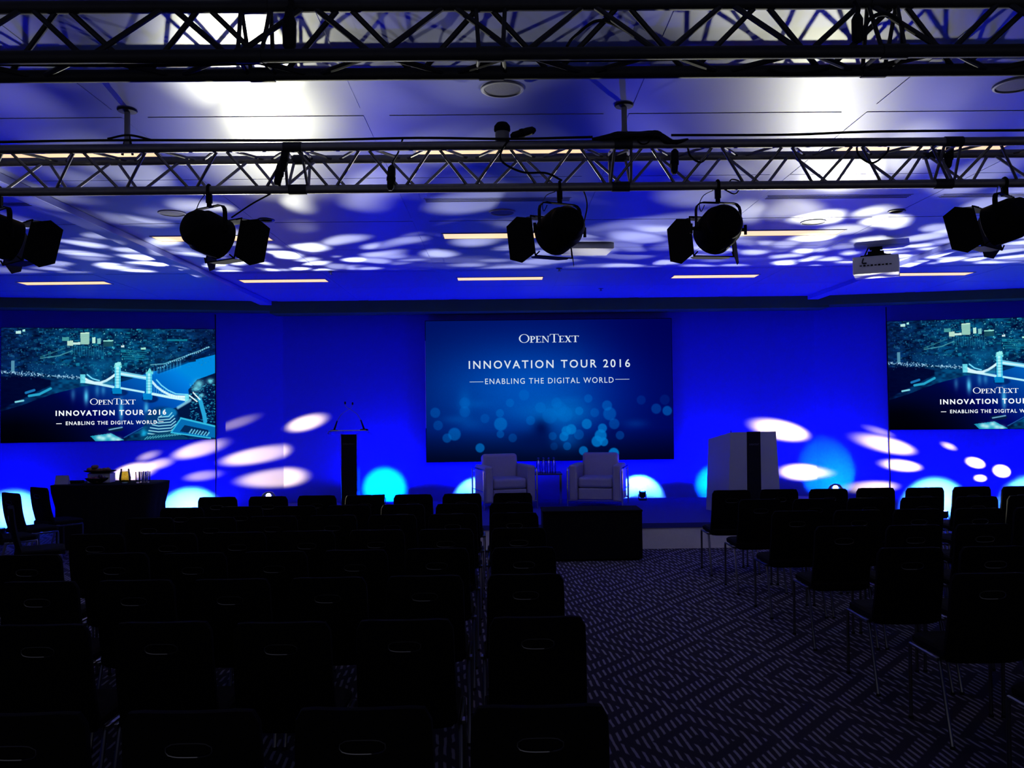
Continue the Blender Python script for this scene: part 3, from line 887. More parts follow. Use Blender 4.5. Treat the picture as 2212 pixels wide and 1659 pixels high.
# ================================================================== ARMCHAIRS
def armchair(loc, rz, label):
    r = thing('armchair', label, 'armchair', loc, rz, 'pale leather armchairs on the stage')
    def cush(name, c, d, bv=.035): return MB().box(c, d).build(name, M_LEATHER, r, smooth=True, bevel=bv, seg=4)
    cush('base_cushion', (0, 0, .20), (.50, .62, .17), .02)
    cush('seat_cushion', (0, -.02, .365), (.50, .60, .15), .04)
    for s in (-1, 1): cush('arm_cushion', (s * .315, -.02, .36), (.12, .66, .52), .03)
    MB().box((0, .27, .56), (.54, .15, .42), Matrix.Rotation(R(-8), 3, 'X')).build('back_cushion', M_LEATHER, r, smooth=True, bevel=.05, seg=4)
    MB().box((0, .33, .36), (.72, .07, .50)).build('back_panel', M_LEATHER, r, smooth=True, bevel=.03, seg=3)
    for s in (-1, 1):
        x = s * .395
        f = MB()
        f.tube([(x, -.35, 0), (x, -.35, .53)] + [(x, -.35 + .04 * (1 - math.cos(a)), .53 + .04 * math.sin(a)) for a in (R(30), R(60), R(90))] + [(x, .37, .57), (x, .37, 0)], .013, 8)
        f.tube([(x, -.35, .26), (x, .37, .26)], .009, 6)
        f.build('side_frame', M_CHROME, r, smooth=True)
    for (y_, z_) in ((-.35, .105), (.37, .105), (.37, .52)): MB().tube([(-.395, y_, z_), (.395, y_, z_)], .011, 6).build('rail', M_CHROME, r, smooth=True)
    return r
pa = at(1090, 1090, 12.75); pb = at(1293, 1087, 12.75)
armchair((pa.x, 12.75, ST), R(15), 'pale leather armchair with chrome frame on the stage nearer the clear lectern')
armchair((pb.x, 12.75, ST), R(-15), 'pale leather armchair with chrome frame on the stage nearer the white lectern')
# little table and bottles
pt = at(1180, 1060, 13.05)
tb = thing('side_table', 'small low table with shiny side panels between the two armchairs', 'table', (pt.x, 13.05, ST))
MB().box((0, 0, .465), (.46, .46, .02)).build('table_top', mat('dark_table_glass', (.02, .02, .05), .25, var=.1), tb, bevel=.004)
for s in (-1, 1):
    MB().box((s * .205, 0, .2275), (.035, .40, .455)).build('side_panel', mat('mirror_steel', (.75, .8, .85), .12, metal=1.0, var=.02), tb, bevel=.003)
M_BOTTLE = clear_mat('blue_lit_bottle', (.55, .65, 1.0), .18, .12)
bot = None
for k in range(4):
    x = pt.x - .115 + .077 * k
    if bot is None:
        bot = thing('water_bottle', '', 'bottle', (x, 13.0, ST + .475), 0, 'water bottles on the stage table')
        MB().lathe([(.028, 0), (.032, .006), (.032, .13), (.028, .155), (.014, .185), (.012, .205), (.014, .207)], 16).build('body', M_BOTTLE, bot, smooth=True)
        MB().lathe([(.014, .208), (.0145, .228), (.010, .232)], 14).build('cap', mat('blue_cap', (.05, .08, .5), .5, var=0), bot, smooth=True)
        b = bot
    else:
        b = copy_thing(bot, (x, 13.0, ST + .475), 0, '')
    b['label'] = ('water bottle on the small stage table, ' + ('closest to the clear lectern', 'second from the clear lectern side', 'third from the clear lectern side', 'closest to the white lectern')[k])

# ================================================================== LECTERNS
pl = at(758, 1090, 12.35)
lc = thing('lectern', 'clear acrylic lectern with a black front panel and two thin microphones', 'lectern', (pl.x, 12.35, ST))
MB().box((0, 0, .012), (.46, .40, .024)).build('base_plate', M_GLASSY, lc, bevel=.003)
MB().box((0, -.13, .57), (.215, .012, 1.08)).build('front_panel', M_BLACK, lc, bevel=.002)
for s in (-1, 1):
    MB().box((s * .115, -.02, .575), (.012, .24, 1.10)).build('side_panel', M_GLASSY, lc, bevel=.002)
trp = [(-.29, -.035), (-.275, -.005), (-.24, .0), (.24, .0), (.275, -.005), (.29, -.035)]
tr_ = MB()
poly = trp + [(x * .975, z - .010) for (x, z) in reversed(trp)]
tl = R(12)
tr_.prism(poly, lambda x, z: (x, -.19, 1.165 + z), lambda x, z: (x, .22, 1.165 + z - .04))
tr_.build('tray', M_GLASSY, lc)
MB().box((0, -.188, 1.168), (.50, .010, .008)).build('tray_edge', M_CHROME, lc)
ltx = lettering('logo_lettering', text_polys('OPENTEXT', 1.1), -.085, .085, .975, .022, mat('grey_print', (.10, .10, .11), .6, var=0), lc, y=-.1375)
def mic(x, s, label):
    m_ = thing('gooseneck_microphone', label, 'microphone', (lc.location.x + x, 12.22 + .10 * (s > 0), ST + 1.162 - .0095 * (s > 0)), 0, 'microphones on the clear lectern')
    MB().lathe([(.062, 0), (.062, .012), (.05, .022), (.012, .026)], 20).build('base', M_BLACK, m_, smooth=True)
    MB().cyl((0, 0, .02), (s * .045, 0, .15), .014, .009, 10).build('socket', M_BLACK, m_, smooth=True)
    MB().tube(arc_pts([(s * .043, 0, .145), (s * .10, 0, .235), (s * .19, 0, .30), (s * .245, 0, .335), (s * .262, 0, .375)], 8), .0045, 6).build('neck', M_DKCHROME, m_, smooth=True)
    MB().ball((s * .264, 0, .392), .014, 10, 8, (1, 1, 1.5)).build('capsule', M_BLACK, m_, smooth=True)
mic(-.225, 1, 'thin bent microphone on the buffet table side of the clear lectern tray')
mic(.215, -1, 'thin bent microphone on the armchair side of the clear lectern tray')

p0 = at(1630, 1100, 11.75)
wl = thing('lectern', 'white tapered lectern with a broad black stripe down its front', 'lectern', (p0.x, 11.75, ST), 0)
wl.rotation_euler = (0, 0, R(20))
tw, bw, hh_ = .37, .43, 1.085
def lect_prism(x0t, x1t, x0b, x1b, yf0, yf1, y1, z0, z1, drop=0.0):
    return MB().add([(x0b, yf0, z0), (x1b, yf0, z0), (x1b, y1, z0), (x0b, y1, z0), (x0t, yf1, z1), (x1t, yf1, z1), (x1t, y1, z1 - drop), (x0t, y1, z1 - drop)],
                    [(3, 2, 1, 0), (4, 5, 6, 7), (0, 1, 5, 4), (1, 2, 6, 5), (2, 3, 7, 6), (3, 0, 4, 7)])
lect_prism(-tw, tw, -bw, bw, .0, .0, .52, .0, hh_ - .002, .10).build('body', M_WHITE, wl, bevel=.003)
lect_prism(-tw, -.11, -bw, -.125, -.012, -.012, .0, 0, hh_).build('front_panel', M_WHITE, wl, bevel=.002)
lect_prism(.11, tw, .105, bw, -.012, -.012, .0, 0, hh_).build('front_panel', M_WHITE, wl, bevel=.002)
lect_prism(-.11, .11, -.125, .105, -.014, -.014, .0, 0, hh_ + .004).build('stripe', M_BLACK, wl)
MB().lathe([(.006, 0), (.006, .02), (.002, .045)], 8, Matrix.Translation((-tw + .05, .05, hh_ - .012))).build('microphone_socket', M_BLACK, wl)
lettering('logo_lettering', text_polys('OPENTEXT', 1.1), -.08, .085, hh_ - .17, .024, mat('grey_print', (.10, .10, .11), .6, var=0), wl, y=-.017)

# ================================================================== BLACK BOX IN THE AISLE
q0 = on(1174, 1214, 0); q1 = on(1389, 1211, 0)
bx_w = (q1.x - q0.x)
bxz = .575
bb = thing('monitor_box', 'long low black box on the carpet in front of the stage skirt', 'box', ((q0.x + q1.x) / 2, q0.y + .225, 0))
MB().box((0, 0, bxz / 2 + .01), (bx_w, .45, bxz - .02)).build('body', M_CLOTH, bb, bevel=.006)
MB().box((0, 0, bxz - .005), (bx_w + .012, .462, .02)).build('lid', M_CLOTH, bb, bevel=.004)
for sx in (-1, 1):
    for sy in (-1, 1):
        MB().cyl((sx * (bx_w / 2 - .05), sy * .18, 0), (sx * (bx_w / 2 - .05), sy * .18, .022), .018, n=10).build('foot', M_RUBBER, bb)

# ================================================================== CHAIRS
def rounded_loop(w, z0, z1, rad, n):
    """n points around a rounded rectangle, starting at angle 0, by angle"""
    pts = []
    cz_ = (z0 + z1) / 2; hw, hz = w / 2, (z1 - z0) / 2
    for i in range(n):
        a = 2 * math.pi * i / n
        p = 13.0
        ca, sa = math.cos(a), math.sin(a)
        k = (abs(ca / hw) ** p + abs(sa / hz) ** p) ** (-1 / p)
        pts.append((k * ca, cz_ + k * sa))
    return pts
def make_chair():
    r = thing('stacking_chair', '', 'chair')
    # back with a hand slot
    N = 48
    outer = rounded_loop(.405, .40, .885, .04, N)
    hc = .775
    inner = []
    for (x, z) in outer:
        a = math.atan2(z - hc, x)
        ca, sa = math.cos(a), math.sin(a)
        k = (abs(ca / .064) ** 3.2 + abs(sa / .019) ** 3.2) ** (-1 / 3.2)
        inner.append((k * ca, hc + k * sa))
    def bend(x, z, d):
        t = (z - .40) / .485
        tap = 1 + .05 * (1 - t)
        y = -.155 - .095 * t + 1.1 * x * x * .55 - .02 * math.sin(math.pi * t)
        return (x * tap, y - d, z)
    mb = MB()
    mid = [((a[0] + b[0]) / 2, (a[1] + b[1]) / 2) for a, b in zip(outer, inner)]
    rings = [[bend(x, z, 0.012) for (x, z) in inner], [bend(x, z, .016) for (x, z) in mid], [bend(x * .985, hc + (z - hc) * .99, .014) for (x, z) in outer], [bend(x, z, 0) for (x, z) in outer],
             [bend(x * .985, hc + (z - hc) * .99, -.014) for (x, z) in outer], [bend(x, z, -.016) for (x, z) in mid], [bend(x, z, -.012) for (x, z) in inner]]
    vs = [p for rg in rings for p in rg]
    fs = []
    rings = [[bend(x, z, .003) for (x, z) in inner]] + rings + [[bend(x, z, -.003) for (x, z) in inner]]
    vs = [p for rg in rings for p in rg]
    K = len(rings)
    fs += [tuple(range(N - 1, -1, -1)), tuple(range((K - 1) * N, K * N))]
    for k in range(K - 1):
        k2 = k + 1
        for i in range(N):
            fs.append((k * N + i, k * N + (i + 1) % N, k2 * N + (i + 1) % N, k2 * N + i))
    mb.add(vs, fs)
    mb.build('backrest', M_BLACKFAB, r, smooth=True)
    MB().tube([bend(x * 1.04, hc + (z - hc) * 1.1, .013) for (x, z) in inner], .0022, 5, closed=True).build('handle_rim', M_DKCHROME, r, smooth=True)
    # seat pad
    s = MB()
    sl = rounded_loop(.43, -.205, .225, .05, 28)
    s.add([(x * .97, y, .425) for (x, y) in sl] + [(x, y, .44) for (x, y) in sl] + [(x, y, .462) for (x, y) in sl] + [(x * .93, y * .94, .475) for (x, y) in sl],
          [(k * 28 + i, k * 28 + (i + 1) % 28, (k + 1) * 28 + (i + 1) % 28, (k + 1) * 28 + i) for k in range(3) for i in range(28)] + [tuple(range(27, -1, -1)), tuple(range(84, 112))])
    s.build('seat', M_BLACKFAB, r, smooth=True)
    # frame and legs
    f = MB()
    for sx in (-1, 1):
        f.tube([(sx * .222, .19, .415), (sx * .222, -.13, .415)], .010, 6)
    f.tube([(-.222, .10, .412), (.222, .10, .412)], .009, 6); f.tube([(-.222, -.10, .412), (.222, -.10, .412)], .009, 6)
    f.build('seat_frame', M_CHAIRCHROME, r, smooth=True)
    for sx in (-1, 1):
        g = MB(); g.tube([(sx * .222, .185, .42), (sx * .224, .19, .40), (sx * .226, .195, 0.012)], .0105, 8)
        lg = g.build('leg', M_CHAIRCHROME, r, smooth=True)
        MB().cyl((sx * .226, .195, 0), (sx * .226, .195, .016), .014, n=8).build('foot', M_RUBBER, lg)
        g = MB(); g.tube([(sx * .222, -.12, .42), (sx * .223, -.135, .40), (sx * .226, -.25, 0.012)], .0105, 8)
        lg = g.build('leg', M_CHAIRCHROME, r, smooth=True)
        MB().cyl((sx * .226, -.25, 0), (sx * .226, -.25, .016), .014, n=8).build('foot', M_RUBBER, lg)
        br = MB(); br.box((sx * .2355, -.12, .422), (.016, .05, .018)); br.build('link_bracket', M_CHAIRCHROME, r, bevel=.003)
    return r
proto = make_chair()
first = [True]
ORD = ('front', 'second', 'third', 'fourth', 'fifth', 'sixth', 'seventh', 'rearmost')
NTH = ('first', 'second', 'third', 'fourth', 'fifth', 'sixth', 'seventh')
def put_chair(x, y, rz, label, group):
    if first[0]:
        first[0] = False
        proto.location = (x, y, 0); proto.rotation_euler = (0, 0, rz); proto['label'] = label; proto['group'] = group
        return proto
    return copy_thing(proto, (x, y, 0), rz, label, group)
rnd = random.Random(3)
ROWS = (9.27, 8.30, 7.52, 6.59, 5.69, 4.81, 3.87, 2.79)
COLX = (.12, -.41, -.915, -1.42, -1.92, -2.42, -2.95)
RIGHT = (.319, .293, .308, .325, .335, .322, .345, .306)
for k, y in enumerate(ROWS):
    for j, x in enumerate(COLX):
        if x + .35 < -.60 * (y - .2) - .15: continue
        dx = (RIGHT[k] - .32) if j == 0 else rnd.uniform(-.003, .003)
        put_chair(x + dx, y + rnd.uniform(-.02, .02), R(rnd.uniform(-.5, .5)),
                  'black fabric chair, %s row facing the clear lectern, %s from the wide aisle' % (ORD[k], NTH[j]), 'chairs in the block facing the clear lectern')
ROWR = (9.25, 8.31, 7.39, 6.44, 5.48, 4.64, 3.75)
for k, y in enumerate(ROWR):
    for j in range(7):
        x = 2.40 + .02 * k + .508 * j
        if x - .35 > .60 * (y - .2) + .15: continue
        put_chair(x + (rnd.uniform(-.004, .004) if j else 0), y + rnd.uniform(-.02, .02), R(rnd.uniform(-.5, .5) + (0 if j < 3 else .5)),
                  'black fabric chair, %s row facing the white lectern, %s from the wide aisle' % (ORD[k], NTH[j]), 'chairs in the block facing the white lectern')
AW = 'black chair turned sideways to the stage, '
for (px, Y, rz, words) in ((8, 9.25, -38, 'at the picture edge'), (58, 9.95, -36, 'second from the table'), (116, 10.65, -36, 'next to the table'),
                           (72, 8.35, -62, 'with blue light on its seat edge'), (-30, 7.3, -45, 'partly cut off, nearest the camera')):
    p = at(px, 1072, Y)
    put_chair(p.x, Y + .1, R(rz), AW + words, 'angled chairs by the buffet table')

# ================================================================== BUFFET
BH = .845
c0 = on(215, 1047, BH)
bt = thing('buffet_table', 'buffet table hidden under a black cloth beside the back wall', 'table', (c0.x, c0.y + .35, 0))
MB().box((0, 0, BH - .026), (1.22, .66, .03)).build('table_top', M_BLACK, bt)
for sx in (-1, 1):
    for sy in (-1, 1):
        MB().cyl((sx * .55, sy * .28, 0), (sx * .55, sy * .28, BH - .04), .018, n=10).build('leg', M_DKCHROME, bt)
cl = MB()
N = 96
def ring_pts(w, d, z, amp, ph):
    out = []
    for i in range(N):
        a = 2 * math.pi * i / N
        p = 9.0; ca, sa = math.cos(a), math.sin(a)
        k = (abs(ca / (w / 2)) ** p + abs(sa / (d / 2)) ** p) ** (-1 / p)
        k *= 1 + amp * math.sin(a * 22 + ph)
        out.append((k * ca, k * sa, z))
    return out
rg = [ring_pts(1.28, .72, BH, 0, 0), ring_pts(1.34, .76, BH - .006, 0, 0), ring_pts(1.33, .75, BH - .10, .003, 0), ring_pts(1.24, .70, BH - .30, .006, .2), ring_pts(1.22, .70, .03, .014, .5)]
cl.add([p for g in rg for p in g], [(k * N + i, k * N + (i + 1) % N, (k + 1) * N + (i + 1) % N, (k + 1) * N + i) for k in range(4) for i in range(N)] + [tuple(range(N))])
clo = cl.build('tablecloth', M_CLOTH, None, smooth=True)
clo.location = bt.location
tag(clo, 'black cloth reaching the floor over the buffet table', 'tablecloth')
def onb(px, py, dy=0.0):
    p = on(px, py, BH)
    return Vector((p.x, max(c0.y + .05, min(c0.y + .62, p.y)) + dy, BH + .001))
p = on(130, 1049, BH)
cardx = at(133, 1049, c0.y + .12)
cd_ = MB().add([(-.09, -.03, 0), (.09, -.03, 0), (.085, 0, .115), (-.085, 0, .115), (-.09, .03, 0), (.09, .03, 0)], [(0, 1, 2, 3), (3, 2, 5, 4), (0, 4, 5, 1), (0, 3, 4), (1, 5, 2)]).build('menu_card', mat('pale_card', (.35, .36, .36), .8, var=.1))
cd_.location = (cardx.x, c0.y + .14, BH + .001)
tag(cd_, 'folded pale card standing at the chair end of the buffet table', 'card')
npx = at(164, 1047, c0.y + .3)
nk = thing('napkin_stack', 'flat dark stack of napkins lying beside the folded card', 'napkins', (npx.x, c0.y + .30, BH + .001))
for k in range(3): MB().box((.004 * (k % 2), 0, .006 + .011 * k), (.16, .14, .010), Matrix.Rotation(R(4 * k), 3, 'Z')).build('napkin', M_CLOTH, nk, bevel=.002)
# riser, tray, bowl
tx = at(214, 1025, c0.y + .33)
rs = thing('display_riser', 'pale box riser under the pastry tray on the buffet table', 'stand', (tx.x, c0.y + .40, BH + .001))
MB().box((0, 0, .06), (.30, .16, .12)).build('block', mat('white_melamine', (.55, .57, .6), .4, var=.03), rs, bevel=.004)
MB().box((0, 0, .124), (.27, .14, .008)).build('top_pad', M_BLACK, rs)
trz = BH + .130
ty = thing('pastry_tray', 'dark oval tray of pastries raised above the fruit bowl', 'tray', (tx.x, c0.y + .36, trz))
MB().lathe([(.10, 0), (.18, .012), (.215, .028), (.212, .032), (.17, .018), (.02, .008)], 32, Matrix.Diagonal((1, .6, 1, 1))).build('dish', M_BLACK, ty, smooth=True)
M_PASTRY = mat('baked_pastry', (.22, .13, .05), .7, var=.4, scale=25)
pw = ('at the card end', 'second from the card end', 'in the middle', 'second from the jug end', 'at the jug end', 'on top of the others')
for k in range(6):
    a = MB()
    L, rr_ = .045, .026
    pts = [(L * math.cos(t), .018 * math.sin(t) * -1, 0) for t in [math.pi * i / 10 for i in range(11)]]
    vs, fs = [], []
    for i, (x, y, z) in enumerate(pts):
        rad = rr_ * (.35 + .65 * math.sin(math.pi * i / 10)) * (1 + .08 * (i % 2))
        for j in range(10):
            t = 2 * math.pi * j / 10
            vs.append((x, y + rad * math.cos(t), rad * math.sin(t) + rr_))
    for i in range(10):
        for j in range(10): fs.append((i * 10 + j, (i + 1) * 10 + j, (i + 1) * 10 + (j + 1) % 10, i * 10 + (j + 1) % 10))
    fs += [tuple(range(10)), tuple(range(100, 110))]
    o = a.add(vs, fs).build('pastry', M_PASTRY, None, smooth=True)
    o.rotation_euler = (0, 0, R((20, -30, 70, 10, -50, 35)[k]))
    o.location = (tx.x + (-.13, -.075, -.01, .06, .125, -.07)[k], c0.y + .36 + (0, .03, -.02, .03, -.01, .0)[k], trz + (.02, .014, .012, .014, .02, .055)[k])
    tag(o, 'brown pastry on the dark tray, ' + pw[k], 'pastry', 'pastries on the buffet tray')
fx = at(210, 1046, c0.y + .15)
fb = MB().lathe([(.05, 0), (.06, .006), (.13, .05), (.15, .075), (.143, .076), (.12, .05), (.02, .012)], 28, Matrix.Diagonal((1, .75, 1, 1))).build('fruit_bowl', M_BLACK, None, smooth=True)
fb.location = (fx.x, c0.y + .14, BH + .001)
tag(fb, 'dark bowl of fruit standing in front of the pastry riser', 'bowl')
fr_cols = (('red_apple_skin', (.16, .03, .03)), ('dark_plum_skin', (.03, .008, .02)), ('brown_pear_skin', (.14, .07, .04)))
fw = ('dark round plum highest at the jug side', 'reddish apple in the middle', 'reddish apple at the card side', 'brown pear at the front', 'brown pear at the back', 'dark plum at the jug side rim')
for k, (dx, dy, dz, r_, ci) in enumerate(((.045, .0, .095, .030, 1), (-.01, -.02, .066, .034, 0), (-.075, .0, .060, .032, 0), (.03, -.055, .055, .03, 2), (.0, .055, .058, .03, 2), (.09, .01, .07, .028, 1))):
    o = thing('fruit', fw[k] + ' of the fruit bowl', 'fruit', (fx.x + dx, c0.y + .14 + dy, BH + dz - r_ + .001), 0, 'fruit in the dark bowl')
    MB().lathe([(.004, r_ * .12), (r_ * .5, 0.0), (r_ * .92, r_ * .5), (r_, r_ * .95), (r_ * .86, r_ * 1.5), (r_ * .5, r_ * 1.85), (.004, r_ * 1.75)], 16).build('flesh', mat(*fr_cols[ci], .45, var=.3), o, smooth=True)
    MB().tube([(0, 0, r_ * 1.74), (.004, 0, r_ * 2.1)], .0015, 5).build('stem', mat('fruit_stem', (.05, .03, .015), .8), o)
# jug
jx = at(270, 1044, c0.y + .25)
jg = thing('juice_jug', 'glass jug of yellow juice standing beside the tumblers', 'jug', (jx.x, c0.y + .25, BH + .001))
MB().lathe([(.055, 0), (.07, .008), (.074, .05), (.068, .11), (.056, .16), (.055, .185), (.052, .185), (.053, .16)], 24).build('glass_body', M_GLASS, jg, smooth=True)
MB().lathe([(.05, .008), (.066, .012), (.070, .05), (.064, .11), (.054, .150), (.01, .151)], 24).build('juice', clear_mat('yellow_juice', (.50, .43, .08), .02, .3), jg, smooth=True)
MB().tube(arc_pts([(.054, 0, .165), (.085, 0, .16), (.098, 0, .12), (.085, 0, .075), (.068, 0, .06)], 6), .006, 8).build('handle', M_GLASS, jg, smooth=True)
gp = None
gw = ('next to the jug', 'second from the jug', 'third from the jug', 'farthest from the jug', 'behind the row of others')
for k, (px, dy) in enumerate(((298, .20), (305, .28), (311, .2), (319, .24), (315, .34))):
    q = at(px, 1044, c0.y + dy)
    if gp is None:
        gp = thing('tumbler', '', 'glass', (q.x, c0.y + dy, BH + .001), 0, 'glass tumblers on the buffet table')
        MB().lathe([(.026, 0), (.028, .004), (.034, .145), (.032, .145), (.026, .012)], 18).build('wall', M_GLASS, gp, smooth=True)
        MB().lathe([(.004, .003), (.025, .003), (.025, .011), (.004, .011)], 18).build('foot', mat('thick_glass', (.5, .5, .55), .15, var=0), gp, smooth=True)
        o = gp
    else:
        o = copy_thing(gp, (q.x, c0.y + dy, BH + .001), 0, '')
    o['label'] = 'clear glass tumbler on the buffet table, ' + gw[k]

# ================================================================== TRUSSES
def truss(name, label, x0, x1, y, z, dz, dy, apex_up, m, rt=.025, period=.39, joints=(), rl=.0085):
    """triangular lattice truss along X; y,z of the front one of the paired chords"""
    r = thing(name, label, 'truss', ((x0 + x1) / 2, y + dy / 2, z))
    L = (x1 - x0) / 2
    s = 1 if apex_up else -1
    chords = [(-dy / 2, 0), (dy / 2, 0), (0, s * dz)]
    for (cy_, cz_) in chords:
        MB().cyl((-L, cy_, cz_), (L, cy_, cz_), rt, n=16).build('chord', m, r, smooth=True)
    pairs = ((chords[0], chords[2]), (chords[1], chords[2]), (chords[0], chords[1]))
    for pi, (a, b) in enumerate(pairs):
        t = MB()
        n = int(2 * L / (period / 2))
        step = 2 * L / n
        for i in range(n):
            xa, xb_ = -L + i * step, -L + (i + 1) * step
            if pi == 1: xa, xb_ = xa + step * .5, xb_ + step * .5
            if xb_ > L: continue
            ga, gb = (a, b) if i % 2 == 0 else (b, a)
            t.cyl((xa + .012, ga[0], ga[1]), (xb_ - .012, gb[0], gb[1]), rl, n=8, cap=False)
        for jx_ in joints:
            for d in (-.045, .045):
                xj = jx_ - (x0 + x1) / 2 + d
                t.cyl((xj, a[0], a[1]), (xj + d * .3, b[0], b[1]), .0085, n=8, cap=False)
        t.build('lacing', m, r, smooth=True)
    for jx_ in joints:
        xj = jx_ - (x0 + x1) / 2
        for (cy_, cz_) in chords:
            MB().cyl((xj - .05, cy_, cz_), (xj + .05, cy_, cz_), rt + .004, n=16).build('coupler', M_ALUDK, r, smooth=True)
    return r
MZ = 3.215; MY = 4.75; MDY = .24; MDZ = .205
mt_ = truss('lighting_truss', 'grey lattice truss carrying the black spotlights under the ceiling', -5.06, 5.94, MY, MZ, MDZ, MDY, False, M_ALU, joints=(-2.95, -1.13, .70, 2.55, 4.35))
nt_ = truss('lighting_truss', 'dark lattice truss nearest overhead along the top of the picture', -4.35, 5.37, 3.30, 3.124, .238, .19, True, M_ALUDK, period=.54, joints=(-2.6, -.95, -.02, 1.55, 3.4), rl=.0115)

# hangers from ceiling to truss
def hanger(px, py, Y, ztop, zbot, label):
    p = at(px, py, Y)
    r = thing('truss_hanger', label, 'hanger', (p.x, Y, zbot), 0, 'hangers between ceiling and truss')
    H = ztop - zbot
    MB().lathe([(.012, H - .012), (.05, H - .008), (.055, H), (.012, H)], 20).build('ceiling_plate', M_ALUDK, r, smooth=True)
    MB().cyl((0, 0, .05), (0, 0, H - .006), .016, n=12).build('rod', mat('pale_rod', (.35, .35, .34), .5, var=.1), r, smooth=True)
    MB().tube(arc_pts([(-.028, 0, 0), (-.02, 0, .05), (-.01, 0, .09)], 5), .008, 6).build('shackle', M_BLACK, r)
    MB().tube(arc_pts([(.03, 0, 0), (.022, 0, .05), (.01, 0, .11)], 5), .007, 6).build('shackle', M_BLACK, r)
hanger(275, 300, MY + .12, HC, MZ, 'short rod with round plate above the truss by the first spotlight')
hanger(1349, 290, MY + .10, HC, MZ, 'short rod with round plate above the black cable bundle')

# things lying on the middle truss
p = at(1085, 298, MY + .02)
cn = thing('sensor_can', 'grey can with black cap standing on the lattice truss', 'sensor', (p.x, MY + .02, MZ + .024))
MB().lathe([(.035, 0), (.04, .003), (.04, .055), (.034, .06)], 20).build('body', mat('grey_plastic', (.25, .25, .26), .5), cn, smooth=True)
MB().lathe([(.043, .06), (.046, .068), (.044, .09), (.03, .108), (.004, .112)], 20).build('cap', M_BLACK, cn, smooth=True)
def plug(px, py, Y, ang, label, parent_z=None):
    p = at(px, py, Y)
    r = thing('cable_plug', label, 'plug', p, 0, 'black plugs on the lattice truss')
    q_ = Matrix.Rotation(R(ang), 4, 'Y')
    MB().lathe([(.010, -.075), (.020, -.06), (.024, .02), (.021, .055), (.008, .07)], 14, q_).build('shell', M_RUBBER, r, smooth=True)
    MB().lathe([(.0255, -.02), (.0255, .0)], 14, q_, cap=False).build('ring', M_BLACK, r, smooth=True)
    return r
def cable(pts, rad, label, group='black cables on the trusses', n=8):
    o = MB().tube(arc_pts(pts, n), rad, 6).build('cable', M_RUBBER, None, smooth=True)
    tag(o, label, 'cable', group)
    return o
plug(1131, 287, MY - .005, 75, 'long black plug lying on the truss beside the grey can')
plug(845, 383, MY + .05, 4, 'black plug hanging inside the truss between the two left spotlights')
plug(2050, 337, MY + .2, 8, 'black plug hanging inside the truss near the last spotlight')
def T(px, py, Y): return at(px, py, Y)
# bundle on the truss top
r = thing('cable_bundle', 'thick black bundle of cables wrapped over the truss below a hanger', 'cable', (T(1380, 296, MY).x, MY, MZ))
bmn = MB()
for k in range(9):
    yo = -.03 + .012 * (k % 5); zo = .026 + .010 * (k % 4)
    bmn.tube(arc_pts([(-.26 + .05 * (k % 3), yo * .4, .028), (-.12, yo - .01, zo + .004), (.0, yo - .012, zo + .018 - .004 * k % .03), (.10, yo - .01, zo + .008), (.19 - .02 * (k % 3), yo * .5 - .03, .0), (.27, yo * .3, .02)], 6), .009, 6)
bmn.build('strands', M_RUBBER, r, smooth=True)
MB().tube([(0.02 + .034 * math.cos(t), -.036 + .0 * t, .02 + .03 * math.sin(t)) for t in [R(20 * i) for i in range(18)]], .004, 5, closed=True).build('tie', M_BLACK, r)
cable([T(-60, 308, MY - .03), T(240, 303, MY - .02), T(640, 303, MY - .02), T(900, 298, MY - .02), T(1100, 300, MY - .02), T(1280, 296, MY - .02)], .007, 'black cable lying along the truss top from the buffet side to the bundle')
cable([T(1450, 292, MY - .02), T(1700, 291, MY - .02), T(1900, 284, MY - .02), T(2280, 281, MY - .02)], .007, 'black cable lying along the truss top from the bundle to the far end')
cable([T(1100, 300, MY - .02), T(1082, 330, MY - .03), T(1088, 352, MY - .02), T(1130, 372, MY), T(1180, 374, MY + .06), T(1214, 390, MY + .08)], .006, 'black cable drooping from the grey can to the third spotlight clamp')
cable([T(1485, 300, MY + .02), T(1490, 335, MY + .02), T(1515, 350, MY + .05), T(1535, 325, MY + .08)], .006, 'small black cable loop hanging in the truss above the fourth spotlight')
cable([T(1850, 305, MY + .02), T(1855, 335, MY + .03), T(1885, 352, MY + .05), T(1915, 330, MY + .08), T(1920, 312, MY + .08)], .006, 'wide black cable loop hanging in the truss towards the last spotlight')
cable([T(870, 300, MY), T(860, 330, MY + .04), T(849, 350, MY + .05), T(846, 372, MY + .05)], .005, 'black cable running down to the plug hanging inside the truss')
cable([T(232, 300, MY - .01), T(278, 292, MY + .02), T(330, 303, MY - .01)], .006, 'black cable arched around the foot of the first hanger')
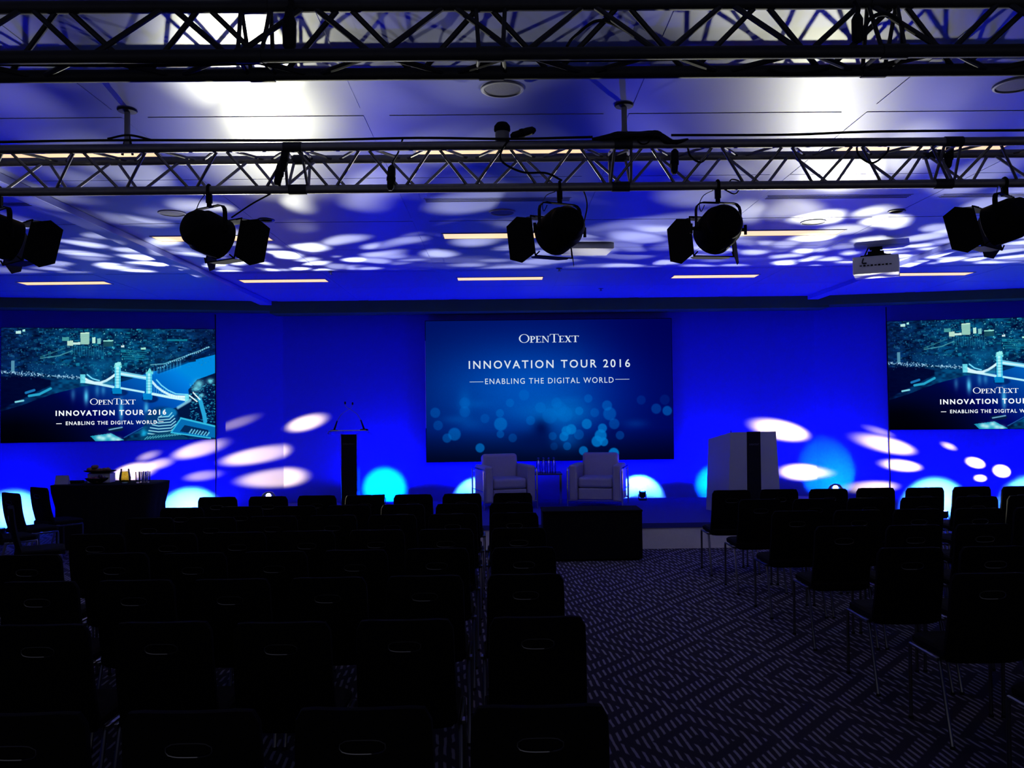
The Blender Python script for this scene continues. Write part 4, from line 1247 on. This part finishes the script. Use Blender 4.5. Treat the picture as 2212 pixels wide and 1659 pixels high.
# on the near truss
NY = 3.3
cable([T(-80, 128, NY), T(300, 132, NY), T(700, 128, NY), T(1000, 122, NY), T(1300, 120, NY - .01), T(1700, 112, NY), T(2300, 102, NY)], .009, 'black cable lying along the nearest truss')
cable([T(-80, 138, NY + .05), T(400, 140, NY + .06), T(900, 124, NY + .06), T(1250, 130, NY + .05), T(1700, 122, NY + .05), T(2300, 112, NY + .05)], .008, 'second black cable lying inside the nearest truss')
cable([T(1395, 95, NY + .02), T(1340, 60, NY + .07), T(1290, 45, NY + .08), T(1240, 80, NY + .05), T(1225, 100, NY)], .006, 'thin black cable looping in the nearest truss')
cable([T(1865, 85, NY + .02), T(1875, 45, NY + .05), T(1910, 30, NY + .06), T(1945, 50, NY + .05), T(1950, 95, NY + .02)], .009, 'thick black cable arch in the nearest truss above the bright ceiling patch')
cable([T(1660, 150, NY + .15), T(1700, 160, NY + .16), T(1745, 158, NY + .16), T(1790, 148, NY + .15)], .007, 'black cable sagging just below the nearest truss')
p = T(625, 66, NY + .02)
hg = thing('cable_drop', 'thick black cable tail and connector hanging in the nearest truss', 'cable', p)
MB().lathe([(.016, -.075), (.026, -.06), (.028, .03), (.018, .06), (.016, .09)], 12).build('connector', M_RUBBER, hg, smooth=True)
MB().tube(arc_pts([(0, 0, .08), (.006, .01, .12), (-.01, .02, .15)], 5), .012, 8).build('tail', M_RUBBER, hg, smooth=True)
p = T(1852, 58, NY + .02)
hg = thing('cable_drop', 'short black connector hanging where two braces of the nearest truss cross', 'cable', p)
MB().lathe([(.014, -.06), (.022, -.05), (.022, .03), (.012, .05)], 12).build('connector', M_RUBBER, hg, smooth=True)
MB().tube(arc_pts([(0, 0, .045), (.01, .01, .08), (.0, .02, .11)], 5), .009, 8).build('tail', M_RUBBER, hg, smooth=True)

# ================================================================== SPOTLIGHTS
def par_can(px, py, Y, yaw, pitch, label, swing=0.0, doors=(34, 34, 14, -14)):
    """black theatre can hung from the truss by clamp and yoke; yaw>0 turns it towards +X"""
    p = at(px, py, Y)
    r = thing('spotlight', label, 'spotlight', (p.x, Y, p.z), 0, 'black spotlights hanging from the truss')
    SC = .86
    r.scale = (SC, SC, SC)
    top = (MZ - MDZ - p.z) / SC                  # truss bottom chord above can centre
    yo = (MY + MDY / 2 - Y) / SC
    rz = Matrix.Rotation(R(-yaw), 4, 'Z')
    # clamp
    k = MB()
    k.tube([(0, yo + .034 * math.cos(t), top + .034 * math.sin(t)) for t in [R(-60 + 20 * i) for i in range(16)]], .010, 6)
    k.box((0, yo, top - .055), (.035, .03, .06))
    k.build('clamp', M_BLACK, r)
    zt = .175
    MB().cyl((0, yo * .5, zt), (0, yo, top - .07), .016, n=10).build('hanging_bolt', M_BLACK, r)
    hw = .155
    pts = [(-hw, 0, 0)] + [(-hw, 0, .10)] + [(-hw + .05 * (1 - math.cos(R(a))), 0, .125 + .05 * math.sin(R(a))) for a in (0, 30, 60, 90)] + [(hw - .05 * (1 - math.cos(R(a))), 0, .125 + .05 * math.sin(R(a))) for a in (90, 60, 30, 0)] + [(hw, 0, .10), (hw, 0, 0)]
    y_ = MB()
    vs, fs = [], []
    for i, q_ in enumerate(pts):
        a = Vector(pts[max(i - 1, 0)]); b = Vector(pts[min(i + 1, len(pts) - 1)])
        n_ = Vector((-(b - a).z, 0, (b - a).x)).normalized() * .003
        for (dn, dy) in ((1, -.016), (1, .016), (-1, .016), (-1, -.016)):
            vs.append(rz @ (Vector(q_) + n_ * dn + Vector((0, dy, 0))))
    for i in range(len(pts) - 1):
        for j in range(4): fs.append((i * 4 + j, i * 4 + (j + 1) % 4, (i + 1) * 4 + (j + 1) % 4, (i + 1) * 4 + j))
    fs += [(0, 1, 2, 3), tuple(len(vs) - 4 + j for j in (3, 2, 1, 0))]
    y_.add(vs, fs).build('yoke', M_BLACK, r)
    for s in (-1, 1):
        kn = MB()
        a = rz @ Vector((s * .14, 0, 0)); b = rz @ Vector((s * .19, 0, 0))
        kn.cyl(a, b, .012, n=10)
        a2 = rz @ Vector((s * .19, 0, -.032)); b2 = rz @ Vector((s * .19, 0, .032))
        kn.cyl(a2, b2, .010, n=8)
        kn.build('knob', M_BLACK, r)
    # body, axis +Z of local matrix pointing along beam
    d = Vector((math.sin(R(yaw)) * math.cos(R(pitch)), math.cos(R(yaw)) * math.cos(R(pitch)), -math.sin(R(pitch))))
    q_ = d.to_track_quat('Z', 'Y').to_matrix().to_4x4()
    MB().lathe([(.05, -.17), (.085, -.165), (.115, -.13), (.122, -.10), (.122, -.08), (.138, -.06), (.138, .10), (.13, .105), (.126, .105), (.126, .02)], 28, q_, cap=True).build('can', M_BLACK, r, smooth=True)
    MB().lathe([(.004, .03), (.118, .03), (.122, .034), (.004, .036)], 24, q_).build('lens', mat('lens_glass', (.02, .02, .03), .1, spec=.8, var=0), r, smooth=True)
    cr = Vector((q_ @ Vector((1, 0, 0)))); 
    # frame: axes in the plane of the front
    ex = d.cross(Vector((0, 0, 1))).normalized(); ez = ex.cross(d).normalized()
    fc = d * .118
    fr = MB()
    S = .142
    cs = [fc + ex * a * S + ez * b * S for (a, b) in ((-1, -1), (1, -1), (1, 1), (-1, 1))]
    fr.tube(cs, .006, 6, closed=True)
    for i in range(4): fr.tube([cs[i] + d * -.0, (cs[i] - fc) * .86 + d * .09], .005, 6)
    fr.build('gel_frame', M_BLACK, r)
    for i, (ax, an) in enumerate(((ex, doors[0]), (-ex, doors[1]), (ez, doors[2]), (-ez, doors[3]))):
        side = ez if i < 2 else ex
        out = (d * math.cos(R(an)) + ax * math.sin(R(an))).normalized()
        base = fc + ax * S
        nrm = side.cross(out).normalized()
        L, w0, w1 = (.19, .125, .165) if i < 2 else (.12, .115, .14)
        loop = [base - side * w0, base + side * w0, base + out * (L * .55) + side * w1, base + out * L + side * (w1 * .72), base + out * L - side * (w1 * .72), base + out * (L * .55) - side * w1]
        MB().prism([(v_,) for v_ in loop], lambda v_: v_ - nrm * .0015, lambda v_: v_ + nrm * .0015).build('barn_door', M_BLACK, r)
    # safety wire
    MB().tube(arc_pts([(-.03, yo, top - .03), rz @ Vector((-.10, 0, .22)), rz @ Vector((-.13, .0, .16)), rz @ Vector((-.11, .02, .12)), rz @ Vector((-.09, .01, .16))], 6), .003, 5).build('safety_wire', M_DKCHROME, r, smooth=True)
    return r
SY = MY + .12
par_can(-2, 510, SY, 38, 13, 'black spotlight cut by the picture edge at the buffet end of the truss')
par_can(452, 505, SY, 33, 13, 'black spotlight with open flap, hanging before the first bright ceiling patch')
par_can(1210, 497, SY, -26, 12, 'black spotlight hanging in front of the middle projector')
par_can(1552, 495, SY, -9, 13, 'black spotlight hanging nearly straight below the short cable loop')
par_can(2172, 478, SY, -38, 13, 'black spotlight partly cut off at the far end of the truss')
cable([T(500, 470, SY + .05), T(545, 440, SY + .02), T(590, 415, SY), T(606, 398, MY + .1)], .005, 'grey lead curving from the second spotlight up to its plug')
plug(604, 372, MY + .03, 12, 'lumpy black plug on the truss above the curved grey lead')
plug(615, 342, MY + .01, 8, 'black plug hanging directly over the lumpy plug')
plug(1457, 348, MY + .1, 3, 'slim black plug hanging between the cable bundle and the fourth spotlight')
cable([T(1545, 395, SY), T(1570, 412, SY), T(1590, 418, SY + .02), T(1600, 395, SY + .02), T(1580, 388, SY), T(1572, 405, SY)], .004, 'thin black cable tangle beside the fourth spotlight clamp')
cable([T(1262, 480, SY + .06), T(1268, 440, SY + .05), T(1255, 405, SY + .02), T(1225, 398, SY)], .004, 'thin black cable from the third spotlight to its clamp')

# ================================================================== PROJECTORS
def projector(px, py, Y, w, h, d, rz, label, zc):
    p = at(px, py, Y)
    r = thing('projector', label, 'projector', (p.x, Y, p.z), R(rz), 'projectors hanging from the ceiling')
    MB().box((0, 0, 0), (w, d, h)).build('body', M_PROJ, r, bevel=.012, seg=3)
    top = HC - p.z
    MB().cyl((0, 0, h / 2 + .04), (0, 0, top - .01), .045, n=16).build('pole', M_BLACK, r, smooth=True)
    MB().box((0, 0, top - .008), (.13, .13, .016)).build('ceiling_plate', M_BLACK, r, bevel=.002)
    b = MB(); b.box((0, 0, h / 2 + .045), (.16, .16, .05)); b.box((0, 0, h / 2 + .012), (.30, .26, .02))
    for s in (-1, 1): b.tube([(s * .06, 0, h / 2 + .05), (s * .17, -.10, h / 2 + .005)], .008, 6)
    b.build('bracket', M_BLACK, r)
    v = MB()
    for k in range(9): v.box((-w * .32 + k * w * .08, -d / 2 - .001, -.005), (w * .05, .006, .018 if k % 2 else .012))
    v.build('socket_panel', M_BLACK, r)
    MB().lathe([(.05, 0), (.06, .01), (.06, .035), (.05, .05)], 20, Matrix.Translation((w * .25, d / 2 - .01, 0)) @ Matrix.Rotation(R(-90), 4, 'X')).build('lens', M_BLACK, r, smooth=True)
    MB().tube(arc_pts([(-w * .2, -d / 2 - .005, .02), (-w * .28, -d / 2 - .04, .03), (-.08, -.06, h / 2 + .10), (-.045, 0, h / 2 + .20)], 6), .008, 6).build('lead', M_RUBBER, r, smooth=True)
    return r
projector(1268, 528, 9.1, .50, .165, .42, 4, 'grey projector hanging from the ceiling behind the third spotlight', HC)
projector(1893, 577, 9.35, .46, .19, .40, -26, 'grey projector on a black pole under the ceiling before the bridge picture', HC)

# ================================================================== CEILING FITTINGS
def strip_light(x, y, label):
    r = thing('strip_light', label, 'ceiling light', (x, y, HC), 0, 'warm strip lights in the ceiling')
    f = MB()
    for (cx_, cy_, sx, sy) in ((0, -.1275, 1.14, .015), (0, .1275, 1.14, .015), (-.5625, 0, .015, .24), (.5625, 0, .015, .24)):
        f.box((cx_, cy_, -.003), (sx, sy, .006))
    f.build('frame', mat('light_frame', (.4, .4, .4), .5), r)
    MB().box((0, 0, -.0015), (1.11, .24, .003)).build('diffuser', M_STRIP, r)
for (yy, rows) in ((5.64, 'directly above the lattice truss'), (8.48, 'in the row behind the spotlights'), (11.27, 'in the row nearest the stage')):
    for (xx, nm) in ((-5.64, 'beyond the buffet side'), (-2.8, 'over the clear lectern block'), (.02, 'over the middle aisle'), (2.84, 'over the white lectern block'), (5.66, 'beyond the white lectern')):
        strip_light(xx, yy, 'warm strip light %s, %s' % (rows, nm))
def ceiling_round(px, py, rad, kind, label):
    p = on(px, py, HC)
    if kind == 'speaker':
        r = thing('ceiling_speaker', label, 'speaker', (p.x, p.y, HC), 0, 'round ceiling speakers')
        MB().lathe([(rad * .86, -.003), (rad * .9, -.010), (rad, -.008), (rad * 1.02, 0), (rad * .86, 0)], 32).build('ring', mat('speaker_ring', (.5, .5, .5), .5), r, smooth=True)
        MB().lathe([(.004, -.005), (rad * .86, -.004), (rad * .86, 0), (.004, 0)], 32).build('grille', mat('speaker_grille', (.12, .12, .13), .6, var=.3, scale=120), r, smooth=True)
    else:
        r = thing('downlight', label, 'ceiling light', (p.x, p.y, HC), 0, 'small unlit downlights')
        MB().lathe([(rad * .7, -.004), (rad * .85, -.010), (rad, -.005), (rad, 0), (rad * .7, 0)], 28).build('ring', mat('dark_ring', (.08, .08, .09), .4), r, smooth=True)
        MB().lathe([(.004, -.004), (rad * .7, -.004), (rad * .7, 0), (.004, 0)], 28).build('reflector', mat('mirror_bowl', (.6, .6, .62), .2, metal=1, var=0), r, smooth=True)
ceiling_round(1085, 192, .115, 'speaker', 'round ceiling speaker between the two trusses above the grey can')
ceiling_round(2195, 183, .115, 'speaker', 'round ceiling speaker between the two trusses at the picture edge')
ceiling_round(1757, 479, .115, 'speaker', 'round ceiling speaker beside the fourth spotlight, over the white lectern block')
ceiling_round(372, 460, .115, 'speaker', 'round ceiling speaker beside the second spotlight, over the buffet side')
ceiling_round(1085, 458, .115, 'speaker', 'round ceiling speaker just beside the third spotlight')
ceiling_round(575, 475, .075, 'down', 'small round downlight beside the curved grey lead')
ceiling_round(1937, 456, .075, 'down', 'small round downlight in front of the pole projector')
def slot_vent(x0, x1, y, label):
    r = thing('slot_vent', label, 'vent', ((x0 + x1) / 2, y, HC), 0, 'slot vents in the ceiling')
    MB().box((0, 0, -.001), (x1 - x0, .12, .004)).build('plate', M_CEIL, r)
    for k in (-1, 0, 1):
        MB().box((0, k * .036, -.0035), (x1 - x0 - .02, .012, .003)).build('slot', M_BLACK, r)
for (x0, x1, w_) in ((-.6, .6, 'above the wide aisle'), (2.2, 3.4, 'over the block facing the white lectern'), (3.65, 4.78, 'above the last spotlight'), (-4.85, -3.72, 'above the first spotlight')):
    slot_vent(x0, x1, 7.03, 'thin three-slot air vent in the ceiling ' + w_)
def sprinkler(px, py, label):
    p = on(px, py, HC)
    r = thing('sprinkler', label, 'sprinkler', (p.x, p.y, HC), 0, 'small ceiling sprinklers')
    MB().lathe([(.035, -.004), (.04, 0), (.01, 0)], 16).build('plate', mat('dark_ring', (.08, .08, .09), .4), r, smooth=True)
    MB().lathe([(.010, -.004), (.010, -.03), (.022, -.032), (.022, -.036), (.004, -.036)], 12).build('head', M_DKCHROME, r, smooth=True)
sprinkler(1208, 580, 'small ceiling sprinkler beyond the middle projector')
sprinkler(1298, 623, 'small ceiling sprinkler above the centre screen')
sprinkler(715, 587, 'small ceiling sprinkler over the clear lectern side')
